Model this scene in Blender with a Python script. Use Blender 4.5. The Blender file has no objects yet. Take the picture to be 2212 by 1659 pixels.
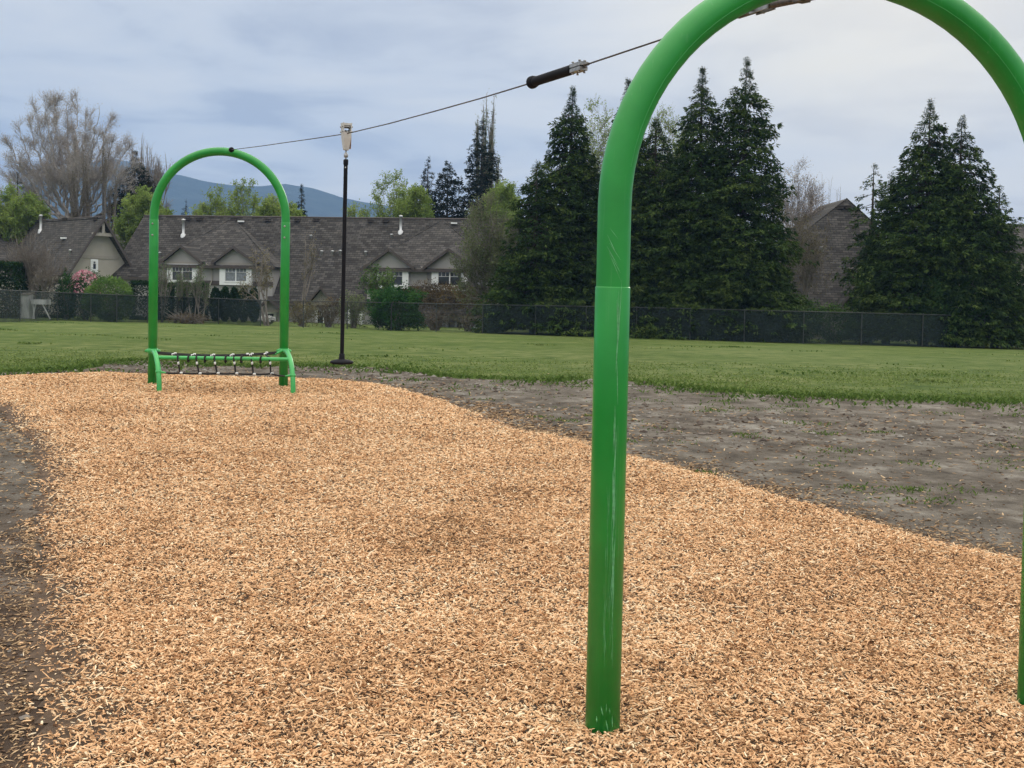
import bpy, math, random
import numpy as np
from mathutils import Vector, Matrix

scn = bpy.context.scene
# ------------------------------------------------------------------ camera
FPX, CX, CY = 2300.0, 1106.0, 829.5          # focal length and centre, in units of a 2212 wide picture
EYE = np.array([0.0, 0.0, 1.627])
PITCH, ROLL, HOR = 0.03, 0.0205, 630.0
SHIFT = ((CY - FPX*math.tan(PITCH)) - HOR)
SHIFT_Y = -SHIFT/2212.0
cam_d = bpy.data.cameras.new("camera"); cam = bpy.data.objects.new("camera", cam_d)
scn.collection.objects.link(cam); scn.camera = cam
RM = Matrix.Rotation(math.pi/2-PITCH, 4, 'X') @ Matrix.Rotation(ROLL, 4, 'Z')
cam.matrix_world = Matrix.Translation(Vector(EYE)) @ RM
cam_d.sensor_width = 36.0; cam_d.lens = 36.0*FPX/2212.0; cam_d.shift_y = SHIFT_Y
cam_d.clip_start = 0.05; cam_d.clip_end = 20000
R3 = np.array(RM.to_3x3())

# ------------------------------------------------------------------ world and sun
SUN_EL, SUN_AZ = math.radians(19), math.radians(21)
w = bpy.data.worlds.new("World"); scn.world = w; w.use_nodes = True
nt = w.node_tree; N = nt.nodes; L = nt.links
for n in list(N): N.remove(n)
def nd(t, **k):
    n = N.new(t)
    for a, b in k.items(): setattr(n, a, b)
    return n
out = nd('ShaderNodeOutputWorld'); bg = nd('ShaderNodeBackground'); bg.inputs[1].default_value = 0.1
sky = nd('ShaderNodeTexSky', sky_type='NISHITA'); sky.sun_disc = False
sky.sun_elevation = SUN_EL; sky.sun_rotation = SUN_AZ
tc = nd('ShaderNodeTexCoord'); sep = nd('ShaderNodeSeparateXYZ'); L.new(tc.outputs['Generated'], sep.inputs[0])
def mth(op, a, b=None, c=None, clamp=False):
    m = nd('ShaderNodeMath', operation=op); m.use_clamp = clamp
    for i, x in enumerate((a, b, c)):
        if x is None: continue
        if isinstance(x, (int, float)): m.inputs[i].default_value = x
        else: L.new(x, m.inputs[i])
    return m.outputs[0]
zc = mth('MAXIMUM', sep.outputs[2], 0.0)
den = mth('ADD', zc, 0.13)
cx_ = mth('DIVIDE', sep.outputs[0], den); cy_ = mth('DIVIDE', sep.outputs[1], den)
cmb = nd('ShaderNodeCombineXYZ'); L.new(cx_, cmb.inputs[0]); L.new(cy_, cmb.inputs[1])
mp = nd('ShaderNodeMapping'); mp.inputs['Location'].default_value = (3.1, 7.4, 0.0); mp.inputs['Rotation'].default_value = (0, 0, 0.35)
mp.inputs['Scale'].default_value = (0.75, 0.85, 1); L.new(cmb.outputs[0], mp.inputs[0])
n1 = nd('ShaderNodeTexNoise'); n1.inputs['Scale'].default_value = 1.7; n1.inputs['Detail'].default_value = 6; n1.inputs['Roughness'].default_value = 0.5
n1.inputs['Distortion'].default_value = 0.3; L.new(mp.outputs[0], n1.inputs['Vector'])
rp = nd('ShaderNodeValToRGB'); L.new(n1.outputs[0], rp.inputs[0])
rp.color_ramp.elements[0].position = 0.40; rp.color_ramp.elements[0].color = (5.3, 5.75, 6.75, 1)
rp.color_ramp.elements[1].position = 0.62; rp.color_ramp.elements[1].color = (8.7, 8.8, 8.9, 1)
e = rp.color_ramp.elements.new(0.5); e.color = (7.5, 7.85, 8.4, 1)
# brighter towards the zenith, as any overcast sky is
mr = nd('ShaderNodeMapRange'); mr.inputs[1].default_value = 0.27; mr.inputs[2].default_value = 1.0; mr.inputs[3].default_value = 1.0; mr.inputs[4].default_value = 4.4
L.new(sep.outputs[2], mr.inputs[0])
mw_ = nd('ShaderNodeMapRange'); mw_.inputs[1].default_value = 0.27; mw_.inputs[2].default_value = 0.5; L.new(sep.outputs[2], mw_.inputs[0])
mxw = nd('ShaderNodeMix', data_type='RGBA'); L.new(mw_.outputs[0], mxw.inputs[0]); L.new(rp.outputs[0], mxw.inputs[6]); mxw.inputs[7].default_value = (6.9, 6.65, 6.1, 1)
vm = nd('ShaderNodeVectorMath', operation='SCALE'); L.new(mxw.outputs[2], vm.inputs[0]); L.new(mr.outputs[0], vm.inputs['Scale'])
# the sun's glow through thin cloud
sd = (math.sin(SUN_AZ)*math.cos(SUN_EL), math.cos(SUN_AZ)*math.cos(SUN_EL), math.sin(SUN_EL))
gd = (math.sin(math.radians(19.5))*math.cos(math.radians(15.5)), math.cos(math.radians(19.5))*math.cos(math.radians(15.5)), math.sin(math.radians(15.5)))
dt = nd('ShaderNodeVectorMath', operation='DOT_PRODUCT'); L.new(tc.outputs['Generated'], dt.inputs[0]); dt.inputs[1].default_value = gd
dd = mth('MAXIMUM', dt.outputs['Value'], 0.0)
g1 = mth('MULTIPLY', mth('POWER', dd, 120.0), 1.2); g2 = mth('MULTIPLY', mth('POWER', dd, 16.0), .9)
gl = mth('MULTIPLY', mth('ADD', g1, g2), mth('ADD', mth('MULTIPLY', n1.outputs[0], 1.2), 0.4))
gv = nd('ShaderNodeVectorMath', operation='SCALE'); gv.inputs[0].default_value = (1.0, 0.78, 0.34); L.new(gl, gv.inputs['Scale'])
av = nd('ShaderNodeVectorMath', operation='ADD'); L.new(vm.outputs[0], av.inputs[0]); L.new(gv.outputs[0], av.inputs[1])
cf = mth('MULTIPLY', mth('POWER', dd, 45.0), mth('ADD', mth('MULTIPLY', n1.outputs[0], 1.1), .25), clamp=True)
cmx = nd('ShaderNodeMix', data_type='RGBA'); L.new(cf, cmx.inputs[0]); L.new(av.outputs[0], cmx.inputs[6]); cmx.inputs[7].default_value = (9.9, 9.3, 7.7, 1)
mx = nd('ShaderNodeMix', data_type='RGBA'); mx.inputs[0].default_value = 0.92
L.new(sky.outputs[0], mx.inputs[6]); L.new(cmx.outputs[2], mx.inputs[7])
L.new(mx.outputs[2], bg.inputs[0]); L.new(bg.outputs[0], out.inputs[0])

sl = bpy.data.lights.new("sun", 'SUN'); sl.energy = 0.9; sl.angle = math.radians(14); sl.color = (1.0, 0.93, 0.82)
so = bpy.data.objects.new("sun", sl); scn.collection.objects.link(so)
so.rotation_euler = Vector(sd).to_track_quat('Z', 'Y').to_euler(); so.location = (20, 60, 30)
scn.view_settings.view_transform = 'Standard'; scn.view_settings.look = 'None'
scn.view_settings.exposure = 0.0; scn.view_settings.gamma = 1.0
scn.cycles.use_denoising = True; scn.cycles.max_bounces = 6; scn.cycles.diffuse_bounces = 3
scn.cycles.transparent_max_bounces = 16; scn.cycles.volume_bounces = 0

# ------------------------------------------------------------------ maths helpers
def vnoise(x, y, seed=0):
    x = np.asarray(x, float); y = np.asarray(y, float)
    xi = np.floor(x).astype(np.int64); yi = np.floor(y).astype(np.int64); fx = x-xi; fy = y-yi
    def hsh(a, b):
        n = (a*374761393 + b*668265263 + seed*974634777) & 0xffffffff
        n = ((n ^ (n >> 13))*1274126177) & 0xffffffff
        return ((n ^ (n >> 16)) & 0xffff)/65535.0
    sx = fx*fx*(3-2*fx); sy = fy*fy*(3-2*fy)
    return (hsh(xi, yi)*(1-sx)+hsh(xi+1, yi)*sx)*(1-sy) + (hsh(xi, yi+1)*(1-sx)+hsh(xi+1, yi+1)*sx)*sy
def fbm(x, y, seed=0, o=4):
    s = 0; a = 0.5
    for k in range(o): s = s + a*vnoise(x*2**k, y*2**k, seed+k*7); a *= 0.5
    return s/(1-0.5**o)
GY = np.array([-60, -10, 4, 15, 19, 30, 45, 57, 70, 90, 150, 600, 9000.])
GZ = np.array([-.05, -.03, 0, .19, .2, .02, -.42, -.70, -.98, -1.3, -1.6, -2, -2.])
def hgt(X, Y):
    X = np.asarray(X, float); Y = np.asarray(Y, float); z = 0
    for o in (-2, -1, 0, 1, 2): z = z + np.interp(Y+o*1.2, GY, GZ)/5
    t = np.clip((Y-18)/35, 0, 1)*np.clip((300-np.abs(Y))/200, 0, 1)
    return z - 0.008*np.clip(X, -60, 60)*t
def ray(px, py):
    d = R3 @ np.array([(px-CX)/FPX, (CY-py)/FPX + SHIFT_Y*2212/FPX, -1.0])
    return d
def P(px, py, Y):
    d = ray(px, py); return EYE + d*(Y/d[1])
def ground_hit(px, py):
    d = ray(px, py); Ys = np.concatenate([np.linspace(1.5, 40, 800), np.linspace(40, 140, 1200)])
    pts = EYE + d*(Ys/d[1])[:, None]
    below = pts[:, 2] < hgt(pts[:, 0], pts[:, 1])
    k = int(np.argmax(below)) if below.any() else len(Ys)-1
    p = pts[k].copy(); p[2] = float(hgt(p[0], p[1])); return p
def on_plane(px, py, P0, nrm):
    d = ray(px, py); t = np.dot(np.asarray(P0)-EYE, nrm)/np.dot(d, nrm); return EYE + d*t
def unit(v):
    v = np.asarray(v, float); return v/np.maximum(np.linalg.norm(v, axis=-1, keepdims=True), 1e-9)

# ------------------------------------------------------------------ mesh helpers
class MB:
    def __init__(s): s.v = []; s.f = []; s.n = 0; s.t = []; s.sm = []
    def add(s, V, F, tint=None, smooth=False):
        V = np.asarray(V, float).reshape(-1, 3)
        groups = {}
        if isinstance(F, np.ndarray): groups[F.shape[1]] = F
        else:
            for f in F: groups.setdefault(len(f), []).append(f)
        for k, g in groups.items():
            g = np.asarray(g, np.int64); s.f.append(g + s.n); s.sm.append(np.full(len(g), smooth))
        s.v.append(V); s.n += len(V)
        s.t.append(np.full(len(V), 0.5) if tint is None else np.broadcast_to(np.asarray(tint, float), (len(V),)))
        return s
    def box(s, c, size, ax=None, tint=None):
        c = np.asarray(c, float); hx, hy, hz = np.asarray(size, float)/2
        A = np.eye(3) if ax is None else np.asarray(ax, float)
        co = np.array([[x, y, z] for x in (-hx, hx) for y in (-hy, hy) for z in (-hz, hz)])
        return s.add(c + co @ A, [(0, 1, 3, 2), (4, 6, 7, 5), (0, 4, 5, 1), (2, 3, 7, 6), (0, 2, 6, 4), (1, 5, 7, 3)], tint)
    def tube(s, pts, rad, n=16, cap=True, smooth=True):
        pts = np.asarray(pts, float); m = len(pts); rad = np.broadcast_to(np.asarray(rad, float), (m,))
        tan = unit(np.gradient(pts, axis=0)); ref = np.array([0, 0, 1.]) if abs(tan[0][2]) < 0.9 else np.array([0, 1., 0])
        a = unit(np.cross(tan[0], ref)); V = []
        th = np.linspace(0, 2*np.pi, n, endpoint=False)
        for i in range(m):
            a = unit(a - tan[i]*np.dot(a, tan[i])); b = np.cross(tan[i], a)
            V.append(pts[i] + rad[i]*(np.cos(th)[:, None]*a + np.sin(th)[:, None]*b))
        V = np.concatenate(V); F = []
        for i in range(m-1):
            for j in range(n): F.append((i*n+j, i*n+(j+1) % n, (i+1)*n+(j+1) % n, (i+1)*n+j))
        s.add(V, np.array(F), smooth=smooth)
        if cap:
            for base, cpt, rv in ((0, pts[0], -1), ((m-1)*n, pts[-1], 1)):
                R = V[base:base+n]; VV = np.vstack([R, cpt[None]])
                s.add(VV, np.array([(j, (j+1) % n, n) if rv > 0 else ((j+1) % n, j, n) for j in range(n)]))
        return s
    def lathe(s, c, prof, n=24, axis=(0, 0, 1)):
        ax = unit(axis); c = np.asarray(c, float)
        ref = np.array([1., 0, 0]) if abs(ax[0]) < .9 else np.array([0, 1., 0]); a = unit(np.cross(ax, ref)); b = np.cross(ax, a)
        th = np.linspace(0, 2*np.pi, n, endpoint=False); V = []
        for r, z in prof: V.append(c + ax*z + r*(np.cos(th)[:, None]*a + np.sin(th)[:, None]*b))
        F = []
        for i in range(len(prof)-1):
            for j in range(n): F.append((i*n+j, i*n+(j+1) % n, (i+1)*n+(j+1) % n, (i+1)*n+j))
        return s.add(np.concatenate(V), np.array(F), smooth=True)
    def slab(s, pts, thick=0.12, nrm=None, tint=None):
        """a planar polygon given thickness downwards (away from nrm)"""
        pts = np.asarray(pts, float); k = len(pts)
        n_ = unit(np.cross(pts[1]-pts[0], pts[2]-pts[0])) if nrm is None else unit(nrm)
        if nrm is None and n_[2] < 0: n_ = -n_
        V = np.vstack([pts, pts - n_*thick]); F = [tuple(range(k)), tuple(range(2*k-1, k-1, -1))]
        for i in range(k): F.append((i, (i+1) % k, k+(i+1) % k, k+i))
        return s.add(V, F, tint)
    def segs(s, p0, p1, r0, r1, n=4, tint=None):
        p0 = np.asarray(p0, float); p1 = np.asarray(p1, float); M = len(p0)
        if M == 0: return s
        d = unit(p1-p0); ref = np.where(np.abs(d[:, 2:3]) < .9, np.array([[0, 0, 1.]]), np.array([[0, 1., 0]]))
        a = unit(np.cross(d, ref)); b = np.cross(d, a); V = np.zeros((M, 2*n, 3))
        for j in range(n):
            th = 2*math.pi*j/n; o = math.cos(th)*a + math.sin(th)*b
            V[:, j] = p0 + o*np.asarray(r0)[:, None]; V[:, n+j] = p1 + o*np.asarray(r1)[:, None]
        F = np.array([(j, (j+1) % n, n+(j+1) % n, n+j) for j in range(n)])
        F = (np.arange(M)[:, None, None]*2*n + F[None]).reshape(-1, 4)
        return s.add(V.reshape(-1, 3), F, None if tint is None else np.repeat(tint, 2*n), smooth=True)
    def cards(s, c, d, l, wd, nrm, tint, bend=0.0):
        """small leaf sprays: a folded rhombus each"""
        c = np.asarray(c, float); d = unit(d); M = len(c); l = np.broadcast_to(l, (M,))[:, None]; wd = np.broadcast_to(wd, (M,))[:, None]
        sd_ = unit(np.cross(d, nrm)); up = np.cross(sd_, d)
        V = np.stack([c, c + d*l*.5 + sd_*wd*.5 - up*wd*.15, c + d*l - up*l*bend, c + d*l*.5 - sd_*wd*.5 - up*wd*.15], 1)
        F = (np.arange(M)[:, None]*4 + np.array([[0, 1, 2, 3]]))
        return s.add(V.reshape(-1, 3), F, np.repeat(np.broadcast_to(tint, (M,)), 4))
def props(o, label=None, cat=None, group=None, kind=None):
    for k, v in (('label', label), ('category', cat), ('group', group), ('kind', kind)):
        if v: o[k] = v
    return o
def thing(name, loc, label, cat, group=None, rotz=0.0):
    o = bpy.data.objects.new(name, None); scn.collection.objects.link(o)
    o.matrix_basis = Matrix.Translation(Vector(loc)) @ Matrix.Rotation(rotz, 4, 'Z'); o.empty_display_size = .3
    o['_m'] = 0; del o['_m']
    return props(o, label, cat, group)
def wmat(o):
    m = o.matrix_basis.copy()
    while o.parent: o = o.parent; m = o.matrix_basis @ m
    return m
def build(name, mb, mat, parent=None, loc=None, label=None):
    V = np.concatenate(mb.v); T = np.concatenate(mb.t)
    if parent is not None:
        Mi = np.array(wmat(parent).inverted()); V = V @ Mi[:3, :3].T + Mi[:3, 3]
    elif loc is not None: V = V - np.asarray(loc)
    me = bpy.data.meshes.new(name)
    me.vertices.add(len(V)); me.vertices.foreach_set('co', V.astype(np.float32).ravel())
    tot = np.concatenate([np.full(len(f), f.shape[1]) for f in mb.f]); idx = np.concatenate([f.ravel() for f in mb.f])
    me.loops.add(len(idx)); me.loops.foreach_set('vertex_index', idx.astype(np.int32))
    me.polygons.add(len(tot)); me.polygons.foreach_set('loop_start', np.concatenate([[0], np.cumsum(tot)[:-1]]).astype(np.int32))
    me.polygons.foreach_set('use_smooth', np.concatenate(mb.sm))
    me.update(calc_edges=True)
    at = me.attributes.new('tint', 'FLOAT', 'POINT'); at.data.foreach_set('value', T.astype(np.float32))
    me.materials.append(mat)
    o = bpy.data.objects.new(name, me); scn.collection.objects.link(o)
    if parent is not None: o.parent = parent
    elif loc is not None: o.location = Vector(loc)
    if label: o['label'] = label
    return o

# ------------------------------------------------------------------ materials
def newmat(name):
    m = bpy.data.materials.new(name); m.use_nodes = True; return m, m.node_tree.nodes, m.node_tree.links, m.node_tree.nodes['Principled BSDF']
def plain(name, col, rough=.6, metal=0., spec=.5, var=0.12, vs=6.0, bump=0., bs=30.):
    m, n, l, b = newmat(name)
    b.inputs['Roughness'].default_value = rough; b.inputs['Metallic'].default_value = metal; b.inputs['Specular IOR Level'].default_value = spec
    t = n.new('ShaderNodeTexCoord'); no = n.new('ShaderNodeTexNoise'); no.inputs['Scale'].default_value = vs; no.inputs['Detail'].default_value = 5
    l.new(t.outputs['Object'], no.inputs['Vector']); r = n.new('ShaderNodeValToRGB'); l.new(no.outputs[0], r.inputs[0])
    r.color_ramp.elements[0].position = .3; r.color_ramp.elements[1].position = .7
    r.color_ramp.elements[0].color = (*[c*(1-var) for c in col], 1); r.color_ramp.elements[1].color = (*[min(1, c*(1+var)) for c in col], 1)
    l.new(r.outputs[0], b.inputs['Base Color'])
    if bump:
        n2 = n.new('ShaderNodeTexNoise'); n2.inputs['Scale'].default_value = bs; l.new(t.outputs['Object'], n2.inputs['Vector'])
        bp = n.new('ShaderNodeBump'); bp.inputs['Strength'].default_value = bump; bp.inputs['Distance'].default_value = .01
        l.new(n2.outputs[0], bp.inputs['Height']); l.new(bp.outputs[0], b.inputs['Normal'])
    return m
def tinted(name, cols, rough=.95, transl=0., spec=.06):
    """colour runs through cols along each leaf's or chip's own tint"""
    m, n, l, b = newmat(name); b.inputs['Roughness'].default_value = rough; b.inputs['Specular IOR Level'].default_value = spec
    a = n.new('ShaderNodeAttribute'); a.attribute_name = 'tint'; r = n.new('ShaderNodeValToRGB'); l.new(a.outputs['Fac'], r.inputs[0])
    els = r.color_ramp.elements; k = len(cols)
    for i, c in enumerate(cols):
        e = els[0] if i == 0 else els[-1] if i == k-1 else els.new(i/(k-1))
        e.position = i/(k-1); e.color = (*c, 1)
    l.new(r.outputs[0], b.inputs['Base Color'])
    if transl:
        tr = n.new('ShaderNodeBsdfTranslucent'); l.new(r.outputs[0], tr.inputs[0]); ms = n.new('ShaderNodeMixShader'); ms.inputs[0].default_value = transl
        l.new(b.outputs[0], ms.inputs[1]); l.new(tr.outputs[0], ms.inputs[2]); l.new(ms.outputs[0], n['Material Output'].inputs[0])
    return m
def shingle(name, c1, c2, mort, flip=False):
    m, n, l, b = newmat(name); b.inputs['Roughness'].default_value = .9; b.inputs['Specular IOR Level'].default_value = .2
    t = n.new('ShaderNodeTexCoord'); s_ = n.new('ShaderNodeSeparateXYZ'); l.new(t.outputs['Object'], s_.inputs[0])
    c = n.new('ShaderNodeCombineXYZ'); l.new(s_.outputs[1 if flip else 0], c.inputs[0]); l.new(s_.outputs[2], c.inputs[1])
    br = n.new('ShaderNodeTexBrick'); l.new(c.outputs[0], br.inputs['Vector']); br.inputs['Scale'].default_value = 1
    br.inputs['Brick Width'].default_value = .42; br.inputs['Row Height'].default_value = .17; br.inputs['Mortar Size'].default_value = .016
    br.inputs['Color1'].default_value = (*c1, 1); br.inputs['Color2'].default_value = (*c2, 1); br.inputs['Mortar'].default_value = (*mort, 1); br.inputs['Bias'].default_value = -.1
    no = n.new('ShaderNodeTexNoise'); no.inputs['Scale'].default_value = .8; no.inputs['Detail'].default_value = 8; no.inputs['Roughness'].default_value = .7; l.new(t.outputs['Object'], no.inputs['Vector'])
    mr_ = n.new('ShaderNodeMapRange'); mr_.inputs[1].default_value = .3; mr_.inputs[2].default_value = .7; mr_.inputs[3].default_value = .7; mr_.inputs[4].default_value = 1.3; l.new(no.outputs[0], mr_.inputs[0])
    v = n.new('ShaderNodeVectorMath'); v.operation = 'SCALE'; l.new(br.outputs[0], v.inputs[0]); l.new(mr_.outputs[0], v.inputs['Scale']); l.new(v.outputs[0], b.inputs['Base Color'])
    bp = n.new('ShaderNodeBump'); bp.inputs['Strength'].default_value = .6; bp.inputs['Distance'].default_value = .03; l.new(br.outputs['Fac'], bp.inputs['Height']); bp.invert = True; l.new(bp.outputs[0], b.inputs['Normal'])
    return m
def ground_mat(name, ramp, scale, bump=.5, second=None, sc2=.25, bs=12., bd=.03):
    m, n, l, b = newmat(name); b.inputs['Roughness'].default_value = .95; b.inputs['Specular IOR Level'].default_value = .15
    t = n.new('ShaderNodeTexCoord')
    def noise(sc, det=8, ro=.65):
        q = n.new('ShaderNodeTexNoise'); q.inputs['Scale'].default_value = sc; q.inputs['Detail'].default_value = det; q.inputs['Roughness'].default_value = ro; l.new(t.outputs['Object'], q.inputs['Vector']); return q
    a = noise(scale); r = n.new('ShaderNodeValToRGB'); l.new(a.outputs[0], r.inputs[0]); els = r.color_ramp.elements
    for i, (p, c) in enumerate(ramp):
        e = els[0] if i == 0 else els[-1] if i == len(ramp)-1 else els.new(p)
        e.position = p; e.color = (*c, 1)
    col = r.outputs[0]
    if second:
        q = noise(sc2, 6, .6); mr_ = n.new('ShaderNodeMapRange'); mr_.inputs[1].default_value = .42; mr_.inputs[2].default_value = .62; l.new(q.outputs[0], mr_.inputs[0])
        x = n.new('ShaderNodeMix'); x.data_type = 'RGBA'; x.blend_type = 'MULTIPLY'; l.new(mr_.outputs[0], x.inputs[0]); l.new(col, x.inputs[6]); x.inputs[7].default_value = (*second, 1); col = x.outputs[2]
    l.new(col, b.inputs['Base Color'])
    bq = noise(bs, 6, .7); bp = n.new('ShaderNodeBump'); bp.inputs['Strength'].default_value = bump; bp.inputs['Distance'].default_value = bd; l.new(bq.outputs[0], bp.inputs['Height']); l.new(bp.outputs[0], b.inputs['Normal'])
    return m
def see_through(name, col, alpha):
    m, n, l, b = newmat(name); b.inputs['Base Color'].default_value = (*col, 1); b.inputs['Roughness'].default_value = .8
    t = n.new('ShaderNodeTexCoord'); no = n.new('ShaderNodeTexNoise'); no.inputs['Scale'].default_value = 1.2; no.inputs['Detail'].default_value = 3; l.new(t.outputs['Object'], no.inputs['Vector'])
    mr_ = n.new('ShaderNodeMapRange'); mr_.inputs[1].default_value = .3; mr_.inputs[2].default_value = .7; mr_.inputs[3].default_value = alpha-.1; mr_.inputs[4].default_value = alpha+.1; l.new(no.outputs[0], mr_.inputs[0]); l.new(mr_.outputs[0], b.inputs['Alpha'])
    return m
GREEN = (.015, .295, .040)
def tube_green(name, worn=False, light=0.):
    m, n, l, b = newmat(name); b.inputs['Roughness'].default_value = .33; b.inputs['Specular IOR Level'].default_value = .5
    g = tuple(c + light*(d-c) for c, d in zip(GREEN, (.12, .62, .2)))
    t = n.new('ShaderNodeTexCoord'); mp_ = n.new('ShaderNodeMapping'); mp_.inputs['Scale'].default_value = (60, 60, 2.0); l.new(t.outputs['Object'], mp_.inputs[0])
    no = n.new('ShaderNodeTexNoise'); no.inputs['Scale'].default_value = 1; no.inputs['Detail'].default_value = 4; l.new(mp_.outputs[0], no.inputs['Vector'])
    n2 = n.new('ShaderNodeTexNoise'); n2.inputs['Scale'].default_value = 5; n2.inputs['Detail'].default_value = 6; l.new(t.outputs['Object'], n2.inputs['Vector'])
    r = n.new('ShaderNodeValToRGB'); l.new(n2.outputs[0], r.inputs[0]); r.color_ramp.elements[0].position = .3; r.color_ramp.elements[1].position = .75
    r.color_ramp.elements[0].color = (*[c*.86 for c in g], 1); r.color_ramp.elements[1].color = (*[c*1.1+.006 for c in g], 1)
    col = r.outputs[0]
    r2 = n.new('ShaderNodeMapRange'); r2.inputs[1].default_value = .62; r2.inputs[2].default_value = .8; r2.inputs[3].default_value = 0; r2.inputs[4].default_value = .22; l.new(no.outputs[0], r2.inputs[0])
    x = n.new('ShaderNodeMix'); x.data_type = 'RGBA'; l.new(r2.outputs[0], x.inputs[0]); l.new(col, x.inputs[6]); x.inputs[7].default_value = (.25, .45, .27, 1); col = x.outputs[2]
    l.new(col, b.inputs['Base Color'])
    n3 = n.new('ShaderNodeTexNoise'); n3.inputs['Scale'].default_value = 220; l.new(t.outputs['Object'], n3.inputs['Vector'])
    bp = n.new('ShaderNodeBump'); bp.inputs['Strength'].default_value = .12; bp.inputs['Distance'].default_value = .002; l.new(n3.outputs[0], bp.inputs['Height']); l.new(bp.outputs[0], b.inputs['Normal'])
    m['worn'] = worn
    return m

M_green = tube_green('green_powder_coat'); M_green2 = tube_green('light_green_coat', light=.35)
M_seam = plain('green_weld', (.05, .36, .09), .35, var=.05)
M_scuff = plain('scuffed_paint', (.14, .42, .18), .7, var=.3, vs=60)
M_black = plain('black_rubber', (.008, .008, .011), .75, spec=.2, var=.3)
M_rope = plain('black_rope', (.018, .016, .016), .9, var=.3)
M_conn = plain('white_connector', (.75, .76, .74), .5, var=.05)
M_steel = plain('galvanised_steel', (.35, .34, .33), .45, .7, var=.3, vs=40)
M_rust = plain('weathered_steel', (.11, .092, .08), .55, .5, var=.4, vs=60)
M_cable = plain('steel_cable', (.07, .055, .045), .6, .3, var=.3, vs=200)
M_cream = plain('cream_plastic', (.60, .575, .54), .55, var=.1, vs=30)
M_orange = plain('orange_tan_edge', (.34, .19, .12), .6, var=.15, vs=30)
M_roof = shingle('brown_shingles', (.040, .0365, .034), (.098, .090, .083), (.018, .017, .016))
M_roofside = shingle('brown_shingles_side', (.060, .055, .051), (.105, .097, .09), (.026, .024, .022), True)  # lighter shingle copy for side slopes, their brighter light put into the colour
M_tan = plain('tan_stucco', (.40, .37, .32), .9, var=.06, vs=1.5, bump=.3)
M_taupe = plain('taupe_stucco', (.37, .355, .345), .9, var=.05, vs=1.5, bump=.3)
M_fascia = plain('dark_brown_fascia', (.075, .06, .055), .7)
M_white = plain('white_painted_trim', (.84, .85, .85), .5, var=.04)
M_gtrim = plain('greige_trim', (.34, .31, .27), .7, var=.05)
M_glass = plain('dark_window_glass', (.025, .03, .035), .08, spec=.6, var=.5, vs=3)
M_curt = plain('grey_curtain', (.20, .22, .24), .6, var=.3, vs=8)
M_pipe = plain('bright_flue_metal', (.60, .61, .62), .4, .3, var=.1)
M_paleb = plain('pale_grey_bark', (.36, .33, .31), .9, var=.25, vs=4)
M_post = plain('dull_fence_post', (.045, .05, .048), .6, .2, var=.2)
M_bark = plain('grey_brown_bark', (.19, .165, .145), .9, var=.3, vs=4)
M_barkp = plain('pale_bark', (.22, .19, .165), .9, var=.3, vs=4)
M_barkd = plain('dark_bark', (.05, .038, .03), .9, var=.3, vs=4)
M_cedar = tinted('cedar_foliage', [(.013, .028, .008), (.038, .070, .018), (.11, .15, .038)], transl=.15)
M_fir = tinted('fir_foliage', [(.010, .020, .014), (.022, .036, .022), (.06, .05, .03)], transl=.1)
M_spring = tinted('spring_leaves', [(.11, .17, .035), (.22, .31, .07), (.38, .46, .14)], transl=.4)
M_olive = tinted('olive_buds', [(.10, .09, .045), (.17, .15, .075), (.26, .22, .12)], transl=.2)
M_bud = tinted('reddish_buds', [(.24, .20, .175), (.38, .33, .29), (.50, .45, .40)], transl=.25)
M_dbush = tinted('deep_bush_leaves', [(.012, .03, .009), (.026, .06, .016), (.06, .115, .03)], transl=.2)
M_greygr = tinted('grey_green_leaves', [(.07, .095, .038), (.14, .175, .075), (.23, .26, .13)], transl=.25)
M_bush = tinted('bush_leaves', [(.012, .04, .012), (.03, .085, .022), (.06, .14, .035)], transl=.2)
M_lbush = tinted('bright_bush_leaves', [(.04, .09, .02), (.09, .17, .04), (.17, .26, .07)], transl=.25)
M_hedge = tinted('hedge_leaves', [(.008, .022, .008), (.016, .04, .012), (.03, .06, .018)], transl=.1)
M_rbush = tinted('russet_leaves', [(.06, .045, .025), (.12, .085, .04), (.20, .15, .07)], transl=.2)
M_pink = tinted('pink_blossom', [(.45, .14, .20), (.6, .28, .34), (.75, .5, .52)], transl=.2)
M_chip = tinted('wood_chip', [(.13, .07, .04), (.42, .24, .12), (.73, .43, .225), (.84, .545, .31), (.94, .78, .54)], rough=.8)
M_chipold = tinted('weathered_chip', [(.08, .05, .035), (.20, .125, .075), (.38, .25, .14), (.60, .43, .26)], rough=.85)
M_clod = tinted('soil_clods', [(.06, .045, .038), (.15, .12, .10), (.30, .28, .25)], rough=.95)
M_blade = tinted('grass_blades', [(.045, .09, .018), (.115, .175, .042), (.24, .29, .10)], transl=.3)
M_field = ground_mat('grass_field', [(.3, (.045, .082, .016)), (.43, (.092, .132, .028)), (.56, (.138, .172, .050)), (.72, (.22, .23, .09))], 1.7, 1., (.68, .80, .55), .2, 25., .05)
M_soil = ground_mat('bare_soil', [(.27, (.048, .039, .031)), (.41, (.108, .092, .074)), (.54, (.170, .148, .122)), (.68, (.29, .268, .23))], 2.6, 1.0, (.78, .75, .72), 1.2, 14., .05)
M_bed = ground_mat('chip_bed_base', [(.2, (.05, .036, .028)), (.5, (.115, .08, .056)), (.8, (.22, .145, .095))], 14., .8, None, .9, 40., .02)
M_hill = ground_mat('forested_hills', [(.3, (.008, .016, .014)), (.5, (.02, .034, .026)), (.75, (.045, .06, .045))], .02, .8, None, .9, .05, 8.)
M_screen = see_through('green_screen_mesh', (.003, .013, .012), .72)
M_link = see_through('chain_link_mesh', (.03, .035, .035), .18)

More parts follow.
